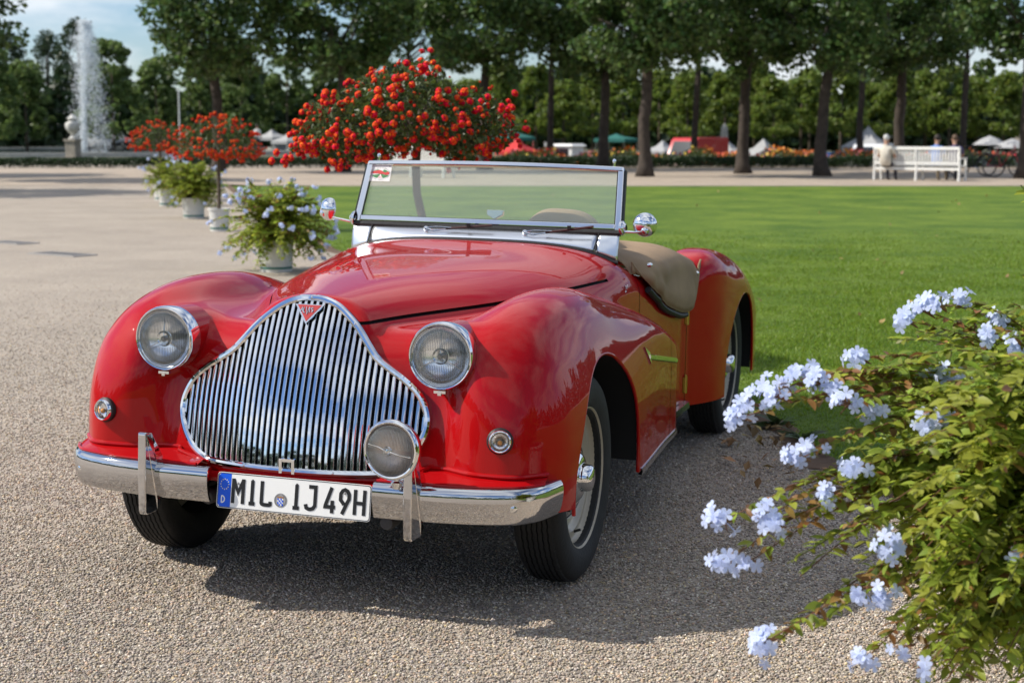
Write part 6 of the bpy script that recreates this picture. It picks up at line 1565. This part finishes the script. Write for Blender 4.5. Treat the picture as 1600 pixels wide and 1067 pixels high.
tent(low(962, 94), brz, 1.9, 1.4, 2.15, 2.45, TEAL, 'teal awning between the two dark trunks at the windscreen end', 'awning', False)
tent(low(1034, 90), brz-.1, 1.3, 1.6, 1.5, 2.1, CWH, 'pale tent just right of the knobbly trunk, left of the red van')
tent(low(1133, 93), brz+.05, 2.3, 2.0, 1.25, 2.1, CGR, 'low grey tent right of the red van')
tent(low(1190, 89), brz, 2.0, 2.0, 1.3, 2.2, CGR, 'grey tent right of the slim dark trunk')
tent(low(1352, 96), brz, 2.2, 2.0, 1.7, 2.9, CWH, 'white peaked tent behind the white van')
q = W(latpx(428, 100), 100); tent((q.x, q.y, 0), brz, 1.3, 1.3, .95, 1.45, CGR, 'small grey canopy left of the big red lantana')
q = W(latpx(452, 98), 98); tent((q.x, q.y, 0), brz, 1.1, 1.3, .75, 1.2, CGR, 'lower grey canopy half hidden by the left tip of the big red lantana')
# kiosk, banner, obelisk, parasols, pole, building
KG = M_('kiosk_green', (.18, .42, .33), .5, var=.1)
k_ = empty('kiosk', low(885, 88), brz); tag(k_, 'small white and green kiosk beyond the bed above the windscreen', 'kiosk')
MB().box((0, 0, .62), (1.5, 1.2, 1.25)).obj('counter_wall', KG, k_, smooth=False); MB().box((0, -.02, 1.52), (1.45, 1.15, .55)).obj('upper_wall', WHITE, k_, smooth=False); b = MB(); b.box((0, 0, 1.86), (1.7, 1.4, .12), taper=.8); b.obj('roof', WHITE, k_, smooth=False); MB().box((.1, -.605, 1.5), (.8, .02, .36)).obj('hatch', DGL, k_, smooth=False)
bn = empty('banner', low(855, 82), brz); tag(bn, 'tall white banner standing beyond the bed left of the kiosk', 'banner')
MB().box((0, 0, 1.25), (.36, .03, 1.6)).obj('banner_cloth', CWH, bn, smooth=False); MB().tube([(-.2, 0, 0), (-.2, 0, 2.1)], .02, 6).obj('pole', CHROME2, bn)
ob = empty('obelisk', low(1129, 96), brz); tag(ob, 'slim white obelisk among the limes, left of the slim dark trunk', 'obelisk')
b = MB(); b.box((0, 0, .35), (.8, .8, .7)); b.obj('base', STONE, ob, smooth=False); b = MB(); b.box((0, 0, 1.75), (.5, .5, 2.1), taper=.55); b.obj('shaft', STONE, ob, smooth=False); b = MB(); b.box((0, 0, 2.92), (.275, .275, .24), taper=.05); b.obj('tip', STONE, ob, smooth=False)
def parasol(loc, R, h, label):
    t = empty('parasol', loc); tag(t, label, 'parasol', 'white parasols at the right'); b = MB(); n = 8
    b.add([(0, 0, h)]+[(R*.55*math.cos(2*PI*i/n), R*.55*math.sin(2*PI*i/n), h-.22) for i in range(n)]+[(R*math.cos(2*PI*i/n), R*math.sin(2*PI*i/n), h-.52) for i in range(n)], [(0, 1+i, 1+(i+1) % n) for i in range(n)]+[(1+i, 9+i, 9+(i+1) % n, 1+(i+1) % n) for i in range(n)]); b.obj('canopy', CWH, t, smooth=False)
    MB().tube([(0, 0, 0), (0, 0, h)], .03, 6).obj('pole', CHROME2, t); MB().lathe([(.3, 0), (.3, .08), (.001, .08)], 16).obj('foot', STONE2, t)
parasol(low(1541, 92), .95, 2.35, 'white parasol behind the red bicycle, left of the pair'); parasol(low(1576, 90), 1.0, 2.2, 'white parasol behind the red bicycle, right of the pair by the edge')
fp = W(latpx(285, 88), 88); po = empty('flag_pole', fp); tag(po, 'thin white pole standing between the hornbeams on the left', 'pole'); MB().tube([(0, 0, 0), (0, 0, 3.7)], [.05, .035], 8).obj('pole', WHITE, po)
bd_ = empty('brick_building', low(1612, 112), brz); tag(bd_, 'corner of a red brick building at the right edge of the photo', 'building')
BRK = bpy.data.materials.new('brick'); BRK.use_nodes = True; _t = BRK.node_tree; _b = nd(_t, 'ShaderNodeTexBrick'); _b.inputs['Scale'].default_value = 2.5; _b.inputs['Color1'].default_value = (.33, .12, .08, 1); _b.inputs['Color2'].default_value = (.27, .10, .07, 1); _b.inputs['Mortar'].default_value = (.35, .30, .26, 1); _c = nd(_t, 'ShaderNodeTexCoord'); _t.links.new(_c.outputs['Object'], _b.inputs['Vector']); _t.links.new(_b.outputs['Color'], _t.nodes['Principled BSDF'].inputs['Base Color'])
MB().box((0, 0, 1.75), (2.2, 2.2, 3.5)).obj('wall', BRK, bd_, smooth=False); b = MB(); b.box((0, 0, 3.62), (2.5, 2.5, .24)); b.obj('cornice', STONE, bd_, smooth=False); MB().box((0, -1.115, 1.5), (.7, .04, 1.1)).obj('window', DGL, bd_, smooth=False); b = MB(); b.box((0, 0, 4.0), (2.4, 2.4, .5), taper=.3); b.obj('roof', CGR, bd_, smooth=False)
# bicycles beside the bench
def bike(loc, rz, col, label):
    t = empty('bicycle', loc, rz); tag(t, label, 'bicycle'); R = .34
    for x in (-.52, .52):
        b = MB(); M = Matrix.Translation((x, 0, R)) @ Matrix.Rotation(PI/2, 4, 'X'); b.tube([(R*.95*math.cos(a), R*.95*math.sin(a), 0) for a in np.linspace(0, 2*PI, 30)[:-1]], .022, 6, M=M, closed=True); w_ = b.obj('wheel', RUBBER, t)
        b = MB()
        for i in range(14): a = 2*PI*i/14; b.tube([(0, 0, 0), (R*.93*math.cos(a), R*.93*math.sin(a), 0)], .0025, 3, M=M)
        b.obj('spokes', CHROME2, w_)
    b = MB(); hd_, st_, bb_, rr_ = (.36, 0, .86), (-.20, 0, .88), (-.06, 0, .30), (-.52, 0, R)
    for a, c in ((hd_, bb_), (bb_, st_), (rr_, bb_), (rr_, (-.19, 0, .78)), ((.34, 0, .80), (-.17, 0, .62)), ((.36, 0, .98), (.52, 0, R))): b.tube([a, c], .018, 6)
    b.obj('frame', col, t); b = MB(); b.box((-.22, 0, .93), (.26, .14, .05)); b.obj('saddle', PBLACK, t); b = MB(); b.tube([(.25, -.28, 1.02), (.36, -.12, 1.06), (.36, .12, 1.06), (.25, .28, 1.02)], .013, 6); b.obj('handlebar', CHROME2, t)
    b = MB(); b.tube([(-.06, -.06, .30), (.10, -.08, .26)], .012, 6); b.box((.11, -.11, .26), (.08, .09, .02)); b.obj('crank', CHROME2, t); b = MB(); b.tube([(-.52-.37*math.cos(a)*-1*0-.37*math.cos(a), 0, R+.37*math.sin(a)) for a in np.linspace(.2, 2.4, 10)], .02, 5); b.obj('mudguard', PBLACK, t)
    return t
bp_ = W(latpx(1521, 50), 50); bike((bp_.x, bp_.y, .006), brz+.25, M_('black_frame', (.02, .02, .022), .3), 'black bicycle standing right beside the white bench')
bp_ = W(latpx(1562, 50.5), 50.5); bike((bp_.x, bp_.y, .006), brz-.1, M_('red_frame', (.45, .03, .04), .3), 'red bicycle between the black bicycle and the trunk at the right edge')
